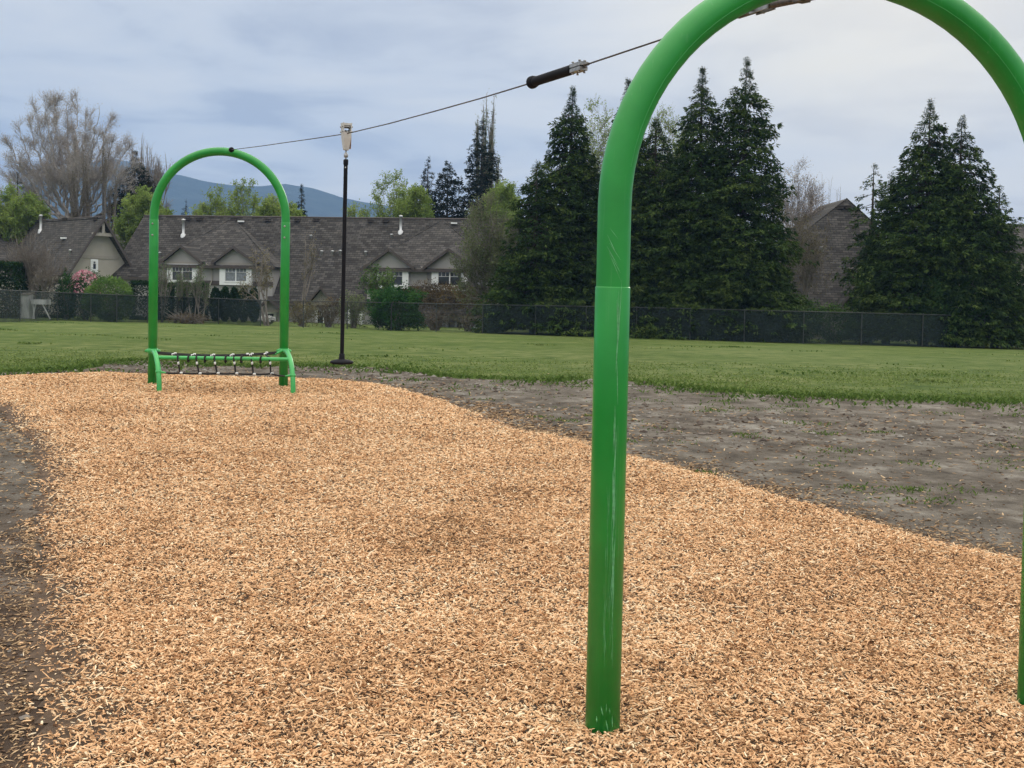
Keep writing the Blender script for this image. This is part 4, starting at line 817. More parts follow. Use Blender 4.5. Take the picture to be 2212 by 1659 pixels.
# ---- chimney of the house behind
h0 = P(265, 500, 96); t = thing('house', [h0[0], 98, gz2], 'pale chimney stack and brown roof showing behind the tan gable', 'house')
S_ = FPX/96; zt_ = P(265, 487, 96)[2]
mb = MB(); mb.box([h0[0], 97, zt_-1.4], (1.55, 1.6, 2.6)); ch = build('chimney', mb, M_gtrim, t)
mb = MB(); mb.box([h0[0], 97, zt_-.06], (1.85, 1.9, .14)); mb.box([h0[0], 97, zt_-.22], (1.68, 1.72, .16)); build('chimney_cap', mb, M_white, ch)
mb = MB(); mb.slab([P(236, 505, 98), P(262, 507, 98.2), P(284, 530, 96), P(290, 620, 92), P(236, 620, 92)], .2); build('roof', mb, M_roof, t)
mb = MB(); q = P(262, 600, 99); mb.box([q[0], 100.2, -.4], (5.0, 3, 3.6)); build('wall', mb, M_tan, t)

# ---- right gable-roofed house
G = Frame(1820, 74.0, 0.0); gz3 = float(hgt(22, 76))-.3
t = thing('hipped_house', [G.O[0], G.O[1], gz3], 'house between the dark cedars showing a tall pointed brown shingle roof', 'house')
_, zlo = G.hit(1800, 668, 0); _, zhi = G.hit(1829, 429, 5.0)
P0 = G.w(0, 0, zlo); nG = plane3(P0, G.w(3, 0, zlo), G.w(0, 5.0, zhi)); Gn = lambda x, y: G.on(x, y, P0, nG)
ap = Gn(1829, 429); rs_ = Gn(1893, 487); ls_ = Gn(1748, 492); rl = Gn(1985, 668); ll = Gn(1650, 668); rm = Gn(1960, 540); 
mb = MB(); mb.slab([ll, rl, rs_+(rl-rs_)*.05, rs_, ap, ls_], .15, nG); build('roof', mb, M_roof, t)
bk = np.array([0, 7., 0]); mb = MB(); mb.slab([ap, rs_, rs_+bk, ap+bk], .15); mb.slab([ap, ap+bk, ls_+bk, ls_], .15); mb.slab([rs_, rl, rl+bk, rs_+bk], .15); mb.slab([ls_, ls_+bk, ll+bk, ll], .15); build('roof', mb, M_roof, t)
mb = MB(); mb.tube(np.array([ls_, ap, rs_]), .06, 6); build('ridge_cap', mb, M_roof, t)
mb = MB(); mb.box(((ll+rl)/2)+[0, 3.6, -1.6], (np.linalg.norm(rl-ll)-.8, 6.4, 3.2)); build('wall', mb, M_tan, t)
for x, y in ((1815, 451), (1831, 451), (1889, 484), (1737, 604), (1848, 604)): vent(t, Gn(x, y), 0)
vent(t, Gn(1776, 541), 0, 'pipe')
vg = lambda z: 5.0*(z-zlo)/(zhi-zlo)+.05
for (a, l_, r_) in (((1718, 632), (1698, 652), (1742, 652)), ((1837, 632), (1810, 662), (1868, 662))): gable(G, t, a, l_, r_, -.6, vg, 0, M_fascia, .6)
# ---- house at the right edge
t = thing('house', P(2260, 700, 80), 'dark roofed house cut off by the right edge behind the fence', 'house')
K = Frame(2260, 78.0, 0.0); _, z1 = K.hit(2200, 484, 6); _, z2 = K.hit(2200, 590, 0); u0 = K.hit(2120, 500, 3)[0]; nK = plane3(K.w(0, 6, z1), K.w(3, 6, z1), K.w(0, 0, z2))
mb = MB(); mb.slab([K.w(u0, 6, z1), K.w(u0+14, 6, z1), K.w(u0+14, 0, z2), K.w(u0, 0, z2)], .15); mb.slab([K.w(u0, 6, z1), K.w(u0+14, 6, z1), K.w(u0+14, 12, z2), K.w(u0, 12, z2)], .15); build('roof', mb, M_roof, t)
mb = MB(); K.box(mb, u0+.5, u0+13.5, .6, 11, z2-5, z2-.05); build('wall', mb, M_tan, t); mb = MB(); K.box(mb, u0, u0+14, -.08, 0, z2-.2, z2); build('gutter', mb, M_fascia, t)
window(K, t, (2196, 612, 2230, 650), (2200, 616, 2226, 646), .6, .1, False); vent(t, K.on(2198, 524, K.w(0, 6, z1), nK), 0, 'pipe')
# ------------------------------------------------------------------ vegetation
def conifer(name, label, px, ytop, Y, R, base_frac=.075, dens=1.0, prof=None, mat=None, card=(.25, .085), droop=.35, gaps=0., seed=1, layered=0., lean=0., group=None, pw=.85, inner=.12, gz_=None, cat='conifer', bark=None):
    r = np.random.default_rng(seed); top = P(px, ytop, Y); g = float(hgt(top[0], Y)) if gz_ is None else gz_; H = top[2]-g; base = np.array([top[0], Y, g])
    t = thing(name, base, label, cat, group); z0 = H*base_frac; nb = int(dens*H*R*15)
    f = 1-np.sqrt(r.random(nb)*.985+.0); f = np.where(r.random(nb) < .22, r.random(nb), f)   # 0 = bottom
    if layered: f = (np.round(f*H/layered)+r.normal(0, .27, nb))*layered/H
    f = np.clip(f, 0, .995); az = r.random(nb)*2*np.pi
    bumps = np.where(r.random(nb) < .10, 1.12, 1.)*(.70+.56*vnoise(az*1.3+seed, f*H*.55, seed))
    rr = R*((1-f)**pw)*bumps*(.72+.40*r.random(nb))*np.clip((1-f)*7, .3, 1) + .05
    if gaps: k = vnoise(az*2.2+seed*3, f*H*.8, seed+5) > gaps; f, az, rr = f[k], az[k], rr[k]; nb = len(f)
    hd = np.stack([np.cos(az), np.sin(az), np.zeros(nb)], 1); zb = z0+f*(H-z0); tipt = r.random(nb)
    q0 = np.stack([base[0]+lean*zb, np.full(nb, base[1]), g+zb], 1)
    # limbs
    q1 = q0+hd*rr[:, None]*.85; q1[:, 2] -= droop*rr*.55
    tm = MB(); tm.tube(np.array([base-[0, 0, .2], base+[lean*H*.5, 0, H*.5], base+[lean*H, 0, H*.985]]), [.03*R+.10+H*.008, .10+H*.004, .012], 8)
    k = r.random(nb) < .5; tm.segs(q0[k], q1[k], .014+.009*rr[k], np.full(k.sum(), .006), 3); build('trunk', tm, bark or M_barkd, t)
    kp = np.maximum(4, (rr/.30).astype(int)); ib = np.repeat(np.arange(nb), kp); M = len(ib); s = inner+(1.02-inner)*np.sqrt(r.random(M))
    pos = q0[ib]+hd[ib]*(rr[ib]*s)[:, None]; pos[:, 2] += -droop*rr[ib]*(s-.35*s**2)*.9
    lat = np.stack([-hd[ib][:, 1], hd[ib][:, 0], np.zeros(M)], 1); spread = r.normal(0, .16, M)*(rr[ib]*.6+.3); pos += lat*spread[:, None]; pos[:, 2] += r.normal(0, .05, M)
    reps = 7; ix = np.repeat(np.arange(M), reps); n = len(ix)
    d = hd[ib][ix]*r.uniform(.3, 1.1, (n, 1))+lat[ix]*r.normal(0, .75, (n, 1)); d[:, 2] += -droop*.9+r.normal(.05, .35, n)
    near_top = f[ib][ix] > .93; d[near_top, 2] += .6; csz = np.clip(.35+rr[ib][ix]*.55, .4, 1.)
    tint = np.clip(.06+.34*tipt[ib][ix]+.30*s[ix]**3+.5*(vnoise(pos[ix, 0]*1.4+seed, pos[ix, 2]*1.4, seed+2)-.4)+r.normal(0, .13, n), 0, 1)  # clump noise paints light catching parts of the crown into the tint
    fm = MB(); nr = np.stack([r.normal(0, .6, n), r.normal(0, .6, n), np.ones(n)], 1)
    fm.cards(pos[ix]+r.normal(0, .05, (n, 3)), d, csz*card[0]*(.55+.75*r.random(n)), csz*card[1]*(.6+.7*r.random(n)), nr, tint, .2)
    # leader
    nl = 30; hh = H*(1-.09*r.random(nl)); pl = np.stack([base[0]+lean*hh+r.normal(0, .03, nl), base[1]+r.normal(0, .03, nl), g+hh], 1); dl = r.normal(0, .55, (nl, 3)); dl[:, 2] = .55+.3*r.random(nl)
    fm.cards(pl, dl, card[0]*.5*(.3+.6*r.random(nl)), card[1]*.4, r.normal(0, 1, (nl, 3)), .4*r.random(nl)+.2)
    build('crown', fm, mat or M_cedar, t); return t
def deciduous(name, label, px, ytop, Y, W, seed, levels=5, kids=3, fan=.5, leafmat=None, barkmat=None, leaf=(.12, .07), nleaf=4, twig=.5, trunk=.15, stems=1, up=.25, r0=None, cat='tree', group=None, shape=None, gz_=None, ntwig=3, L0=.30, tlv=1):
    r = np.random.default_rng(seed); top = P(px, ytop, Y); g = float(hgt(top[0], Y)) if gz_ is None else gz_; H = top[2]-g; base = np.array([top[0], Y, g])
    t = thing(name, base, label, cat, group); S0, S1, RA, RB, TP, TD = [], [], [], [], [], []
    r0 = r0 or H*.016
    def grow(p, d, ln, rad, lv):
        nseg = 3; q = p
        for k in range(nseg):
            d = unit(d+r.normal(0, .10, 3)+np.array([0, 0, up*.25])); e = q+d*ln/nseg; ra = rad*(1-.35*k/nseg); rb = rad*(1-.35*(k+1)/nseg); S0.append(q); S1.append(e); RA.append(ra); RB.append(rb)
            if lv <= tlv: TP.append(e); TD.append(d)
            if lv < levels and k < nseg-1 and lv > 0 and r.random() < .75:
                dd = unit(d+unit(r.normal(0, 1, 3))*fan*1.25+[0, 0, up*.3]); grow(e, dd, ln*.62*r.uniform(.7, 1.1), rad*.5, lv-1)
            q = e
        if lv == 0: return
        for _ in range(kids if lv > 1 else 2):
            dd = unit(d+unit(r.normal(0, 1, 3))*fan+[0, 0, up*.35]); grow(q, dd, ln*.74*r.uniform(.75, 1.15), rad*.62, lv-1)
    for s in range(stems):
        a = r.random()*6.28; d0 = unit(np.array([math.cos(a)*fan*.8*(stems > 1), math.sin(a)*fan*.5*(stems > 1), 1])); grow(base+np.array([r.normal(0, .1*(stems > 1)), 0, -.2]), d0, H*L0*(1 if stems == 1 else r.uniform(.8, 1.1)), r0/max(1, stems**.5), levels)
    S0, S1, RA, RB, TP, TD = map(np.array, (S0, S1, RA, RB, TP, TD))
    # fit the tree to its measured height and width
    hi = np.quantile(S1[:, 2], .995)-g; xs_ = np.abs(S1[:, 0]-base[0]); wi = np.quantile(xs_, .985)*2; sc = np.array([W/wi, W/wi, H/hi])
    f_ = lambda A: base+(A-base)*sc
    S0, S1, TP = f_(S0), f_(S1), f_(TP); TD = unit(TD*sc)
    thick = RA > .035; tm = MB(); tm.segs(S0[thick], S1[thick], RA[thick], RB[thick], 6); tm.segs(S0[~thick], S1[~thick], np.maximum(RA[~thick], .007), np.maximum(RB[~thick], .005), 3); build('trunk', tm, barkmat or M_bark, t)
    n = len(TP); ix = np.repeat(np.arange(n), ntwig); c = TP[ix]+r.normal(0, .05, (len(ix), 3)); d = TD[ix]*.8+r.normal(0, .55, (len(ix), 3)); d[:, 2] += up*.5; d = unit(d); ln = twig*(.4+.8*r.random(len(ix)))
    fm = MB(); fm.segs(c, c+d*ln[:, None], np.full(len(c), .0055), np.full(len(c), .002), 3, np.clip(r.normal(.3, .2, len(c)), 0, 1)); build('twigs', fm, barkmat or M_bark, t)
    if nleaf:
        j = np.repeat(np.arange(len(c)), nleaf); s = r.random(len(j)); pc = c[j]+d[j]*(ln[j]*s)[:, None]+r.normal(0, leaf[0]*.5, (len(j), 3)); clump = vnoise(pc[:, 0]*.9, pc[:, 2]*.9, seed)
        lm = MB(); lm.cards(pc, r.normal(0, 1, (len(j), 3)), leaf[0]*(.6+.8*r.random(len(j))), leaf[1]*(.7+.6*r.random(len(j))), r.normal(0, 1, (len(j), 3)), np.clip(.1+.6*clump+r.normal(.1, .15, len(j)), 0, 1)); build('crown', lm, leafmat or M_spring, t)
    return t
def shrub(name, label, px, ytop, Y, W, D, n, mat, leaf=(.12, .08), seed=1, cat='shrub', group=None, ybase=None, lumps=.35, box=False, stems=10, barkmat=None, tint=(.15, .6), solid=.55, base=None, H=None):
    r = np.random.default_rng(seed)
    if 'hedge' in name: n = int(n*2.4)
    if base is None: top = P(px, ytop, Y); g = float(hgt(top[0], Y)); H = top[2]-g; base = np.array([top[0], Y, g])
    t = thing(name, base, label, cat, group); u = unit(r.normal(0, 1, (n, 3))); rad = solid+(1-solid)*r.random(n)**.5
    if box:
        p = r.uniform(-1, 1, (n, 3)); ax_ = r.integers(0, 3, n); p[np.arange(n), ax_] = np.sign(p[np.arange(n), ax_])*(.85+.2*r.random(n)); p[:, 2] = np.clip(p[:, 2], -1, 1.1)
        p *= (1+.06*(vnoise(p[:, 0]*6, p[:, 2]*6, seed)-.5))[:, None]; out_ = unit(p)
    else:
        lz = 1+lumps*2*(vnoise(np.arctan2(u[:, 1], u[:, 0])*2.2+seed, u[:, 2]*3+9, seed)-.5)+lumps*(vnoise(u[:, 0]*5+20, u[:, 2]*5+20, seed+3)-.5); p = u*(rad*lz)[:, None]; out_ = u
    pos = base+np.array([0, 0, H*.5])+p*np.array([W/2, D/2, H*.5]); k = pos[:, 2] > base[2]; pos = pos[k]; out_ = out_[k]; m = len(pos)
    cl = vnoise(pos[:, 0]*2.2+seed, pos[:, 2]*2.2, seed+8)
    fm = MB(); fm.cards(pos, out_*.8+r.normal(0, .7, (m, 3)), leaf[0]*(.6+.8*r.random(m)), leaf[1]*(.7+.6*r.random(m)), out_+r.normal(0, .5, (m, 3)), np.clip(tint[0]+tint[1]*cl+r.normal(.05, .16, m), 0, 1), .1); build('foliage', fm, mat, t)
    if stems:
        q0 = base+np.stack([r.normal(0, W*.06, stems), r.normal(0, D*.06, stems), np.full(stems, -.1)], 1); q1 = base+np.stack([r.uniform(-.42, .42, stems)*W, r.uniform(-.4, .4, stems)*D, H*r.uniform(.5, .95, stems)], 1); mid_ = (q0+q1)/2+np.array([0, 0, .1*H])
        sm = MB(); sm.segs(q0, mid_, np.full(stems, .03), np.full(stems, .02), 4); sm.segs(mid_, q1, np.full(stems, .02), np.full(stems, .008), 4)
        for a in range(3): sm.segs(mid_, mid_+(q1-mid_)*.7+r.normal(0, .18*W**.5, (stems, 3)), np.full(stems, .014), np.full(stems, .005), 3)
        build('stems', sm, barkmat or M_bark, t)
    return t
m36 = lambda d_, Y: d_*Y/FPX     # picture units to metres at a distance
# the dark cedars behind the fence
GC = 'dark cedars behind the fence'
conifer('cedar_tree', 'dark cedar at the left end of the cedar group, one slim pointed top', 1237, 190, 64, 4.5, seed=11, dens=2.0, pw=.78, group=GC)
conifer('cedar_tree', 'dark cedar with its thin tip hidden just behind the close green post', 1357, 172, 63, 4.1, seed=12, dens=1.8, pw=.95, group=GC)
conifer('cedar_tree', 'lower dark cedar filling the gap right of the close green post', 1418, 256, 62.5, 4.4, base_frac=.03, seed=13, dens=1.8, pw=.6, group=GC)
conifer('cedar_tree', 'dark cedar second from the right in the cedar group, spire beside the tallest', 1518, 146, 61.5, 4.1, base_frac=.03, seed=14, dens=2.0, pw=.74, group=GC)
conifer('cedar_tree', 'tallest dark cedar, at the right end of the cedar group', 1613, 126, 61, 3.9, base_frac=.04, seed=15, dens=2.0, pw=.64, mat=M_cedar, group=GC)
conifer('cedar_tree', 'short dark cedar low at the left foot of the cedar group', 1160, 345, 62, 3.0, seed=16, dens=1.4, pw=.6, group=GC)
conifer('cedar_tree', 'tall dark cedar in the right hand clump inside the arch, highest top', 2010, 216, 61, 4.1, seed=17, dens=2.0, pw=.72, group=GC)
conifer('cedar_tree', 'dark cedar with a feathery tip right of the highest top of the right clump', 2078, 250, 60.5, 3.7, seed=18, dens=2.0, pw=.68, group=GC)
conifer('cedar_tree', 'small dark cedar at the right edge of the right hand clump', 2160, 400, 60, 2.3, seed=19, dens=1.8, pw=.6, group=GC)
conifer('cedar_tree', 'thin airy cedar at the left edge of the right hand clump', 1888, 352, 66, 2.0, seed=20, dens=.8, pw=.5, gaps=.42, base_frac=.3, group=GC)
conifer('cedar_tree', 'low dark cedar at the left shoulder of the right clump beside the pointed roof', 1925, 372, 64, 2.6, seed=21, dens=1.5, pw=.7, group=GC)
# firs and other conifers behind the roofs
GF = 'conifers behind the roofs'
conifer('fir_tree', 'dark fir with open level branches behind the tan gable', 292, 328, 100, 3.4, seed=31, dens=2.0, pw=.55, layered=.75, gaps=.24, mat=M_fir, droop=.05, card=(.28, .11), group=GF)
conifer('fir_tree', 'tall open fir with rusty cones behind the roofs left of the cedars', 1042, 262, 100, 3.1, seed=32, dens=1.7, pw=.5, layered=.7, gaps=.26, mat=M_fir, droop=.08, card=(.26, .10), group=GF)
conifer('fir_tree', 'round topped dark pine left of the tall open fir', 968, 348, 98, 2.6, seed=33, dens=2.2, pw=.33, layered=.6, gaps=.22, mat=M_fir, droop=-.1, card=(.26, .11), group=GF)
conifer('fir_tree', 'narrow dark fir second left of the tall open fir', 925, 338, 101, 2.0, seed=34, dens=2.2, pw=.55, layered=.5, gaps=.18, mat=M_fir, group=GF)
conifer('fir_tree', 'small neat fir in front of the hills right of the far arch', 652, 400, 102, 1.7, seed=35, dens=2.2, pw=.8, layered=.4, gaps=.12, mat=M_fir, group=GF)
conifer('fir_tree', 'dark fir behind light green leaves at the left edge', 38, 372, 97, 2.3, seed=36, dens=.9, pw=.6, layered=.5, gaps=.32, mat=M_fir, group=GF)
conifer('fir_tree', 'small dark fir peeking over the roof left inside the far arch', 402, 428, 104, 2.0, seed=37, dens=1.0, pw=.8, gaps=.3, mat=M_fir, group=GF)
# the bare trees
def fan_tree(name, label, px, ybase, Y, rim, seed, nprim, barkmat, budmat, cat='tree', r0=.16, bud=1, dens=1.0, lv0=3, leaf=(.10, .07), twig=(.35, .9), reps=2, group=None, wide=3.5):
    """several limbs rising from one low fork to points all over the crown"""
    r = np.random.default_rng(seed); fork = P(px, ybase, Y); g = float(hgt(fork[0], Y)); base = np.array([fork[0], Y, g]); t = thing(name, base, label, cat, group)
    tm = MB(); tm.tube(np.array([base-[0, 0, .2], base*.5+fork*.5, fork]), [r0*3, r0*2.4, r0*2.2], 12); A, B, RA, RB, TP, TD = [], [], [], [], [], []
    def limb(p, e, rad, lv, bow):
        L_ = np.linalg.norm(e-p); d = unit(e-p); n = max(3, int(L_/.45)); out_ = d.copy(); out_[2] = 0; ts_ = np.linspace(0, 1, n+1); q = p+(e-p)*ts_[:, None]; hor = out_*L_*bow; q = q+hor*(4*ts_*(1-ts_))[:, None]*.5; q[:, 2] -= L_*bow*.35*4*ts_*(1-ts_)
        q[1:-1] += r.normal(0, .02*L_**.6, (n-1, 3)); rr = rad*(1-.86*ts_)
        for i in range(n): A.append(q[i]); B.append(q[i+1]); RA.append(rr[i]); RB.append(rr[i+1])
        if lv == 0: TP.append(q[-1]); TD.append(unit(q[-1]-q[-2])); TP.append(q[n//2]); TD.append(d); return
        m = int((3+L_*1.15)*dens) if lv > 1 else int(3+L_*1.6*dens)
        for _ in range(m):
            s = r.uniform(.22, .98) if lv > 1 else r.uniform(.15, 1); i = min(n-1, int(s*n)); dd = unit(q[i+1]-q[i]); sd_ = unit(r.normal(0, 1, 3)); nd_ = unit(dd+sd_*.62+[0, 0, .12]); ln = L_*(.42 if lv > 1 else .5)*(1.12-s)*r.uniform(.6, 1.2)+.25
            limb(q[i], q[i]+nd_*ln, max(.008, rr[i]*.55), lv-1, .08)
        TP.append(q[-1]); TD.append(d)
    for k in range(nprim):
        a = (k+.5)/nprim*(len(rim)-1); i = int(a); f_ = a-i; x = rim[i][0]*(1-f_)+rim[i+1][0]*f_; y = rim[i][1]*(1-f_)+rim[i+1][1]*f_; s = r.uniform(.88, 1.0)
        e = P(px+(x-px)*s, ybase+(y-ybase)*s, Y+r.uniform(-wide, wide)); limb(fork+r.normal(0, .15*r0/.16, 3), e, r0*r.uniform(.7, 1.1), lv0, .16)
    A, B, RA, RB, TP, TD = map(np.array, (A, B, RA, RB, TP, TD)); print(name, len(A), len(TP)); big = RA > .03
    tm.segs(A[big], B[big], RA[big], RB[big], 6); tm.segs(A[~big], B[~big], np.maximum(RA[~big], .008), np.maximum(RB[~big], .006), 3); build('trunk', tm, barkmat, t)
    ix = np.repeat(np.arange(len(TP)), reps); d = unit(TD[ix]+r.normal(0, .42, (len(ix), 3))); ln = r.uniform(*twig, len(ix)); c = TP[ix]; fm = MB(); fm.segs(c, c+d*ln[:, None], np.full(len(c), .006), np.full(len(c), .003), 3)
    build('twigs', fm, barkmat, t); j = np.repeat(np.arange(len(c)), bud); pc = c[j]+d[j]*(ln[j]*r.random(len(j)))[:, None]; lm = MB(); cl_ = vnoise(pc[:, 0]*1.1, pc[:, 2]*1.1, seed); lm.cards(pc+r.normal(0, leaf[0]*.4, pc.shape), r.normal(0, 1, (len(j), 3)), leaf[0]*r.uniform(.6, 1.3, len(j)), leaf[1], r.normal(0, 1, (len(j), 3)), np.clip(.2+.5*cl_+r.normal(.1, .15, len(j)), 0, 1)); build('crown', lm, budmat, t)
fan_tree('bare_tree', 'huge bare spring tree with fanned grey branches at the far left', 158, 486, 100, [(-25, 440), (-8, 350), (5, 300), (40, 245), (75, 222), (110, 204), (150, 198), (190, 204), (232, 222), (262, 275), (300, 325), (325, 400)], 41, 18, M_paleb, M_bud, bud=1)
deciduous('bare_tree', 'smaller bare tree right of the huge one, behind the dark fir', 312, 318, 104, m36(95, 104), 42, levels=4, kids=3, fan=.55, leafmat=M_bud, barkmat=M_barkp, leaf=(.09, .05), nleaf=1, twig=.6, stems=2, up=.2)
GP = 'thin columnar trees with olive buds'
for px_, yt, sd_, lb in ((196, 345, 43, 'narrow olive budding poplar in the middle of the huge bare tree'), (232, 322, 44, 'olive budding poplar right of the middle of the huge bare tree'), (165, 372, 45, 'shortest olive budding poplar low in the huge bare tree')):
    deciduous('poplar_tree', lb, px_, yt, 96, m36(44, 96), sd_, levels=4, kids=2, fan=.26, leafmat=M_olive, barkmat=M_bark, leaf=(.10, .06), nleaf=2, twig=.5, stems=3, up=.6, group=GP, ntwig=1, tlv=0)
for px_, yt, sd_, lb in ((1040, 229, 46, 'tallest pale poplar spire behind the tall open fir'), (1056, 233, 47, 'pale poplar spire just right of the tallest spire'), (1070, 266, 48, 'shortest pale poplar spire behind the fir')):
    deciduous('poplar_tree', lb, px_, yt, 112, m36(22, 112), sd_, levels=4, kids=2, fan=.2, leafmat=M_greygr, barkmat=M_barkp, leaf=(.16, .09), nleaf=2, twig=.5, stems=2, up=1.2, group='pale poplar spires behind the fir', ntwig=2)
# light green spring trees
GS = 'light green spring trees behind the roofs'
for px_, yt, Y_, W_, sd_, lv, nl, lb in (
    (18, 400, 93, 120, 51, 4, 5, 'yellow green tree at the left edge above the roof'),
    (70, 425, 95, 70, 52, 4, 4, 'small yellow green tree at the foot of the huge bare tree'),
    (305, 408, 92, 95, 53, 4, 6, 'bright green tree behind the chimney left of the far arch'),
    (342, 440, 94, 60, 54, 4, 5, 'green tree partly behind the left post of the far arch'),
    (420, 445, 95, 60, 55, 4, 3, 'low thin green tree over the flue inside the far arch'),
    (462, 398, 97, 70, 56, 4, 3, 'airy light green tree left of centre inside the far arch'),
    (520, 388, 98, 90, 57, 4, 3, 'widest airy light green tree inside the far arch'),
    (585, 422, 96, 55, 58, 4, 4, 'light green tree beside the right post of the far arch'),
    (628, 440, 95, 46, 59, 4, 5, 'small green tree left of the small neat fir'),
    (772, 440, 96, 60, 60, 4, 2, 'sparse light green tree top just right of the hanging pole'),
    (850, 362, 97, 80, 61, 4, 2, 'tall airy pale green tree with a thin wispy top'),
    (893, 402, 94, 62, 62, 4, 6, 'full yellow green tree between the airy one and the firs'),
    (1085, 392, 90, 60, 63, 4, 5, 'yellow green tree right of the tall open fir')):
    w_ = W_*.5; yb_ = 560; yt2 = yt; airy = nl <= 3
    rim_ = [(px_-w_*1.05, yt2+70), (px_-w_*.95, yt2+38), (px_-w_*.6, yt2+14), (px_-w_*.1, yt2), (px_+w_*.3, yt2+6), (px_+w_*.75, yt2+20), (px_+w_, yt2+42), (px_+w_*1.05, yt2+75)]
    fan_tree('spring_tree', lb, px_, yb_, Y_, rim_, sd_, 9 if airy else 12, M_bark, M_spring, r0=.06, bud=nl+1, lv0=2, leaf=(.19, .11), twig=(.25, .7), reps=2 if airy else 3, group=GS, wide=1.5, dens=.9 if airy else 1.2)
for px_, yt, Y_, W_, sd_, lb in ((1290, 218, 74, 95, 64, 'wispy budding tree between the slim cedar and the green post'), (1440, 232, 75, 90, 65, 'wispy budding tree between the green post and the right cedars'),):
    w_ = W_*.5; fan_tree('budding_tree', lb, px_, 520, Y_, [(px_-w_, yt+70), (px_-w_*.8, yt+25), (px_-w_*.2, yt), (px_+w_*.4, yt+8), (px_+w_*.9, yt+35), (px_+w_, yt+80)], sd_, 9, M_barkp, M_spring, r0=.07, bud=3, lv0=2, leaf=(.12, .08), twig=(.3, .8), reps=2, wide=1.2)
fan_tree('budding_tree', 'pale budding willow right of the tallest cedar', 1722, 560, 84, [(1655, 480), (1665, 400), (1690, 355), (1720, 345), (1750, 372), (1775, 415), (1790, 455), (1800, 500)], 66, 12, M_barkp, M_bud, r0=.08, bud=2, lv0=2, twig=(.3, .9), reps=3, wide=2, dens=1.1)
deciduous('budding_tree', 'fine leafed tree in front of the pointed roof, right of the cedars', 1730, 470, 68, m36(130, 68), 67, levels=4, kids=3, fan=.7, leafmat=M_olive, barkmat=M_bark, leaf=(.09, .06), nleaf=2, twig=.5, stems=3, up=.0, ntwig=1, tlv=0)
deciduous('bare_sapling', 'very thin bare sapling standing above the left slope of the pointed roof', 1784, 378, 88, m36(24, 88), 68, levels=2, kids=2, fan=.5, barkmat=M_bark, nleaf=0, twig=.5, stems=2, up=.6, ntwig=1, r0=.05, L0=.5)
deciduous('bare_sapling', 'short leaning bare sapling between the pointed roof and the thin one', 1806, 405, 88, m36(18, 88), 69, levels=2, kids=2, fan=.5, barkmat=M_bark, nleaf=0, twig=.4, stems=1, up=.4, ntwig=1, r0=.04, L0=.5)
fan_tree('grey_green_tree', 'grey green leafy tree over the right end of the townhouse row', 1062, 660, 67, [(988, 640), (985, 570), (1000, 500), (1022, 450), (1050, 420), (1080, 425), (1102, 470), (1115, 540), (1118, 620)], 70, 17, M_barkp, M_greygr, r0=.09, bud=4, lv0=2, leaf=(.12, .08), twig=(.3, .8), reps=2, wide=1.8, dens=1.15)
# shrubs behind and along the fence
deciduous('bare_shrub', 'bare reddish brown shrub with a vase of stems behind the left fence', 72, 512, 67, m36(120, 67), 71, levels=4, kids=3, fan=.5, leafmat=M_rbush, barkmat=M_bark, leaf=(.05, .03), nleaf=1, twig=.3, stems=7, up=.15, cat='shrub', ntwig=1, r0=.16, tlv=0)
shrub('hedge', 'tall clipped dark hedge block at the left edge behind the fence', 10, 570, 66, 2.1, 1.6, 5200, M_hedge, (.13, .09), 72, 'hedge', box=True, stems=0, tint=(.3, .6))
shrub('bright_shrub', 'domed bright green shrub above the left fence', 238, 598, 64.5, m36(100, 64.5), 2.6, 9000, M_lbush, (.15, .06), 73, lumps=.12, tint=(.2, .7), solid=.7)
shrub('rhododendron', 'pink flowering rhododendron left of the domed bright shrub', 183, 588, 68.5, m36(66, 68.5), 1.8, 3600, M_bush, (.13, .06), 74, lumps=.3)
rh = bpy.context.scene.objects['rhododendron']; pr_ = np.random.default_rng(5); nF = 620; b_ = np.array(rh.location); u_ = unit(pr_.normal(0, 1, (nF, 3))); u_[:, 2] = abs(u_[:, 2]); Hh = P(183, 588, 68.5)[2]-b_[2]
pp_ = b_+[0, 0, Hh*.55]+u_*np.array([m36(33, 68.5), .95, Hh*.47]); fb = MB(); fb.cards(pp_, u_+pr_.normal(0, .7, (nF, 3)), .15, .13, u_, pr_.random(nF)); build('blossom', fb, M_pink, rh)
shrub('shrub', 'small dark shrub left of the pink flowers', 144, 586, 67.5, m36(36, 67.5), 1.2, 1800, M_bush, (.12, .07), 75, lumps=.2)
GH = 'clipped dark hedge plants between the far arch posts'
hx_ = [358, 384, 410, 434, 466, 486, 507, 527, 549]
for i, x in enumerate(hx_):
    yb_ = 614 if x < 450 else 621
    shrub('hedge', 'dark clipped hedge plant behind the fence, under the upper windows inside the far arch', x, yb_, 76, m36(25 if x < 450 else 22, 76), 1.0, 1500, M_hedge, (.12, .08), 80+i, 'hedge', box=(x < 450), stems=0, group=GH, lumps=.08, solid=.8)
shrub('hedge', 'dark low hedge under the tan house roof, left of the small dark shrub', 118, 608, 72, m36(76, 72), 1.0, 2600, M_hedge, (.12, .08), 90, 'hedge', box=True, stems=0)
shrub('hedge', 'dark hedge between the domed bright shrub and the far arch', 312, 610, 74, m36(52, 74), 1.0, 2200, M_hedge, (.12, .08), 91, 'hedge', box=True, stems=0)
shrub('big_bush', 'large glossy green bush behind the fence right of the hanging pole', 858, 622, 62.5, m36(125, 62.5), 2.6, 11000, M_bush, (.14, .08), 92, lumps=.35, tint=(.1, .8), solid=.5)
deciduous('young_tree', 'young light green tree over the left window of the right hand pair', 822, 578, 68, m36(75, 68), 93, levels=4, kids=2, fan=.7, leafmat=M_lbush, barkmat=M_barkp, leaf=(.12, .08), nleaf=2, twig=.35, stems=2, up=.3, ntwig=2)
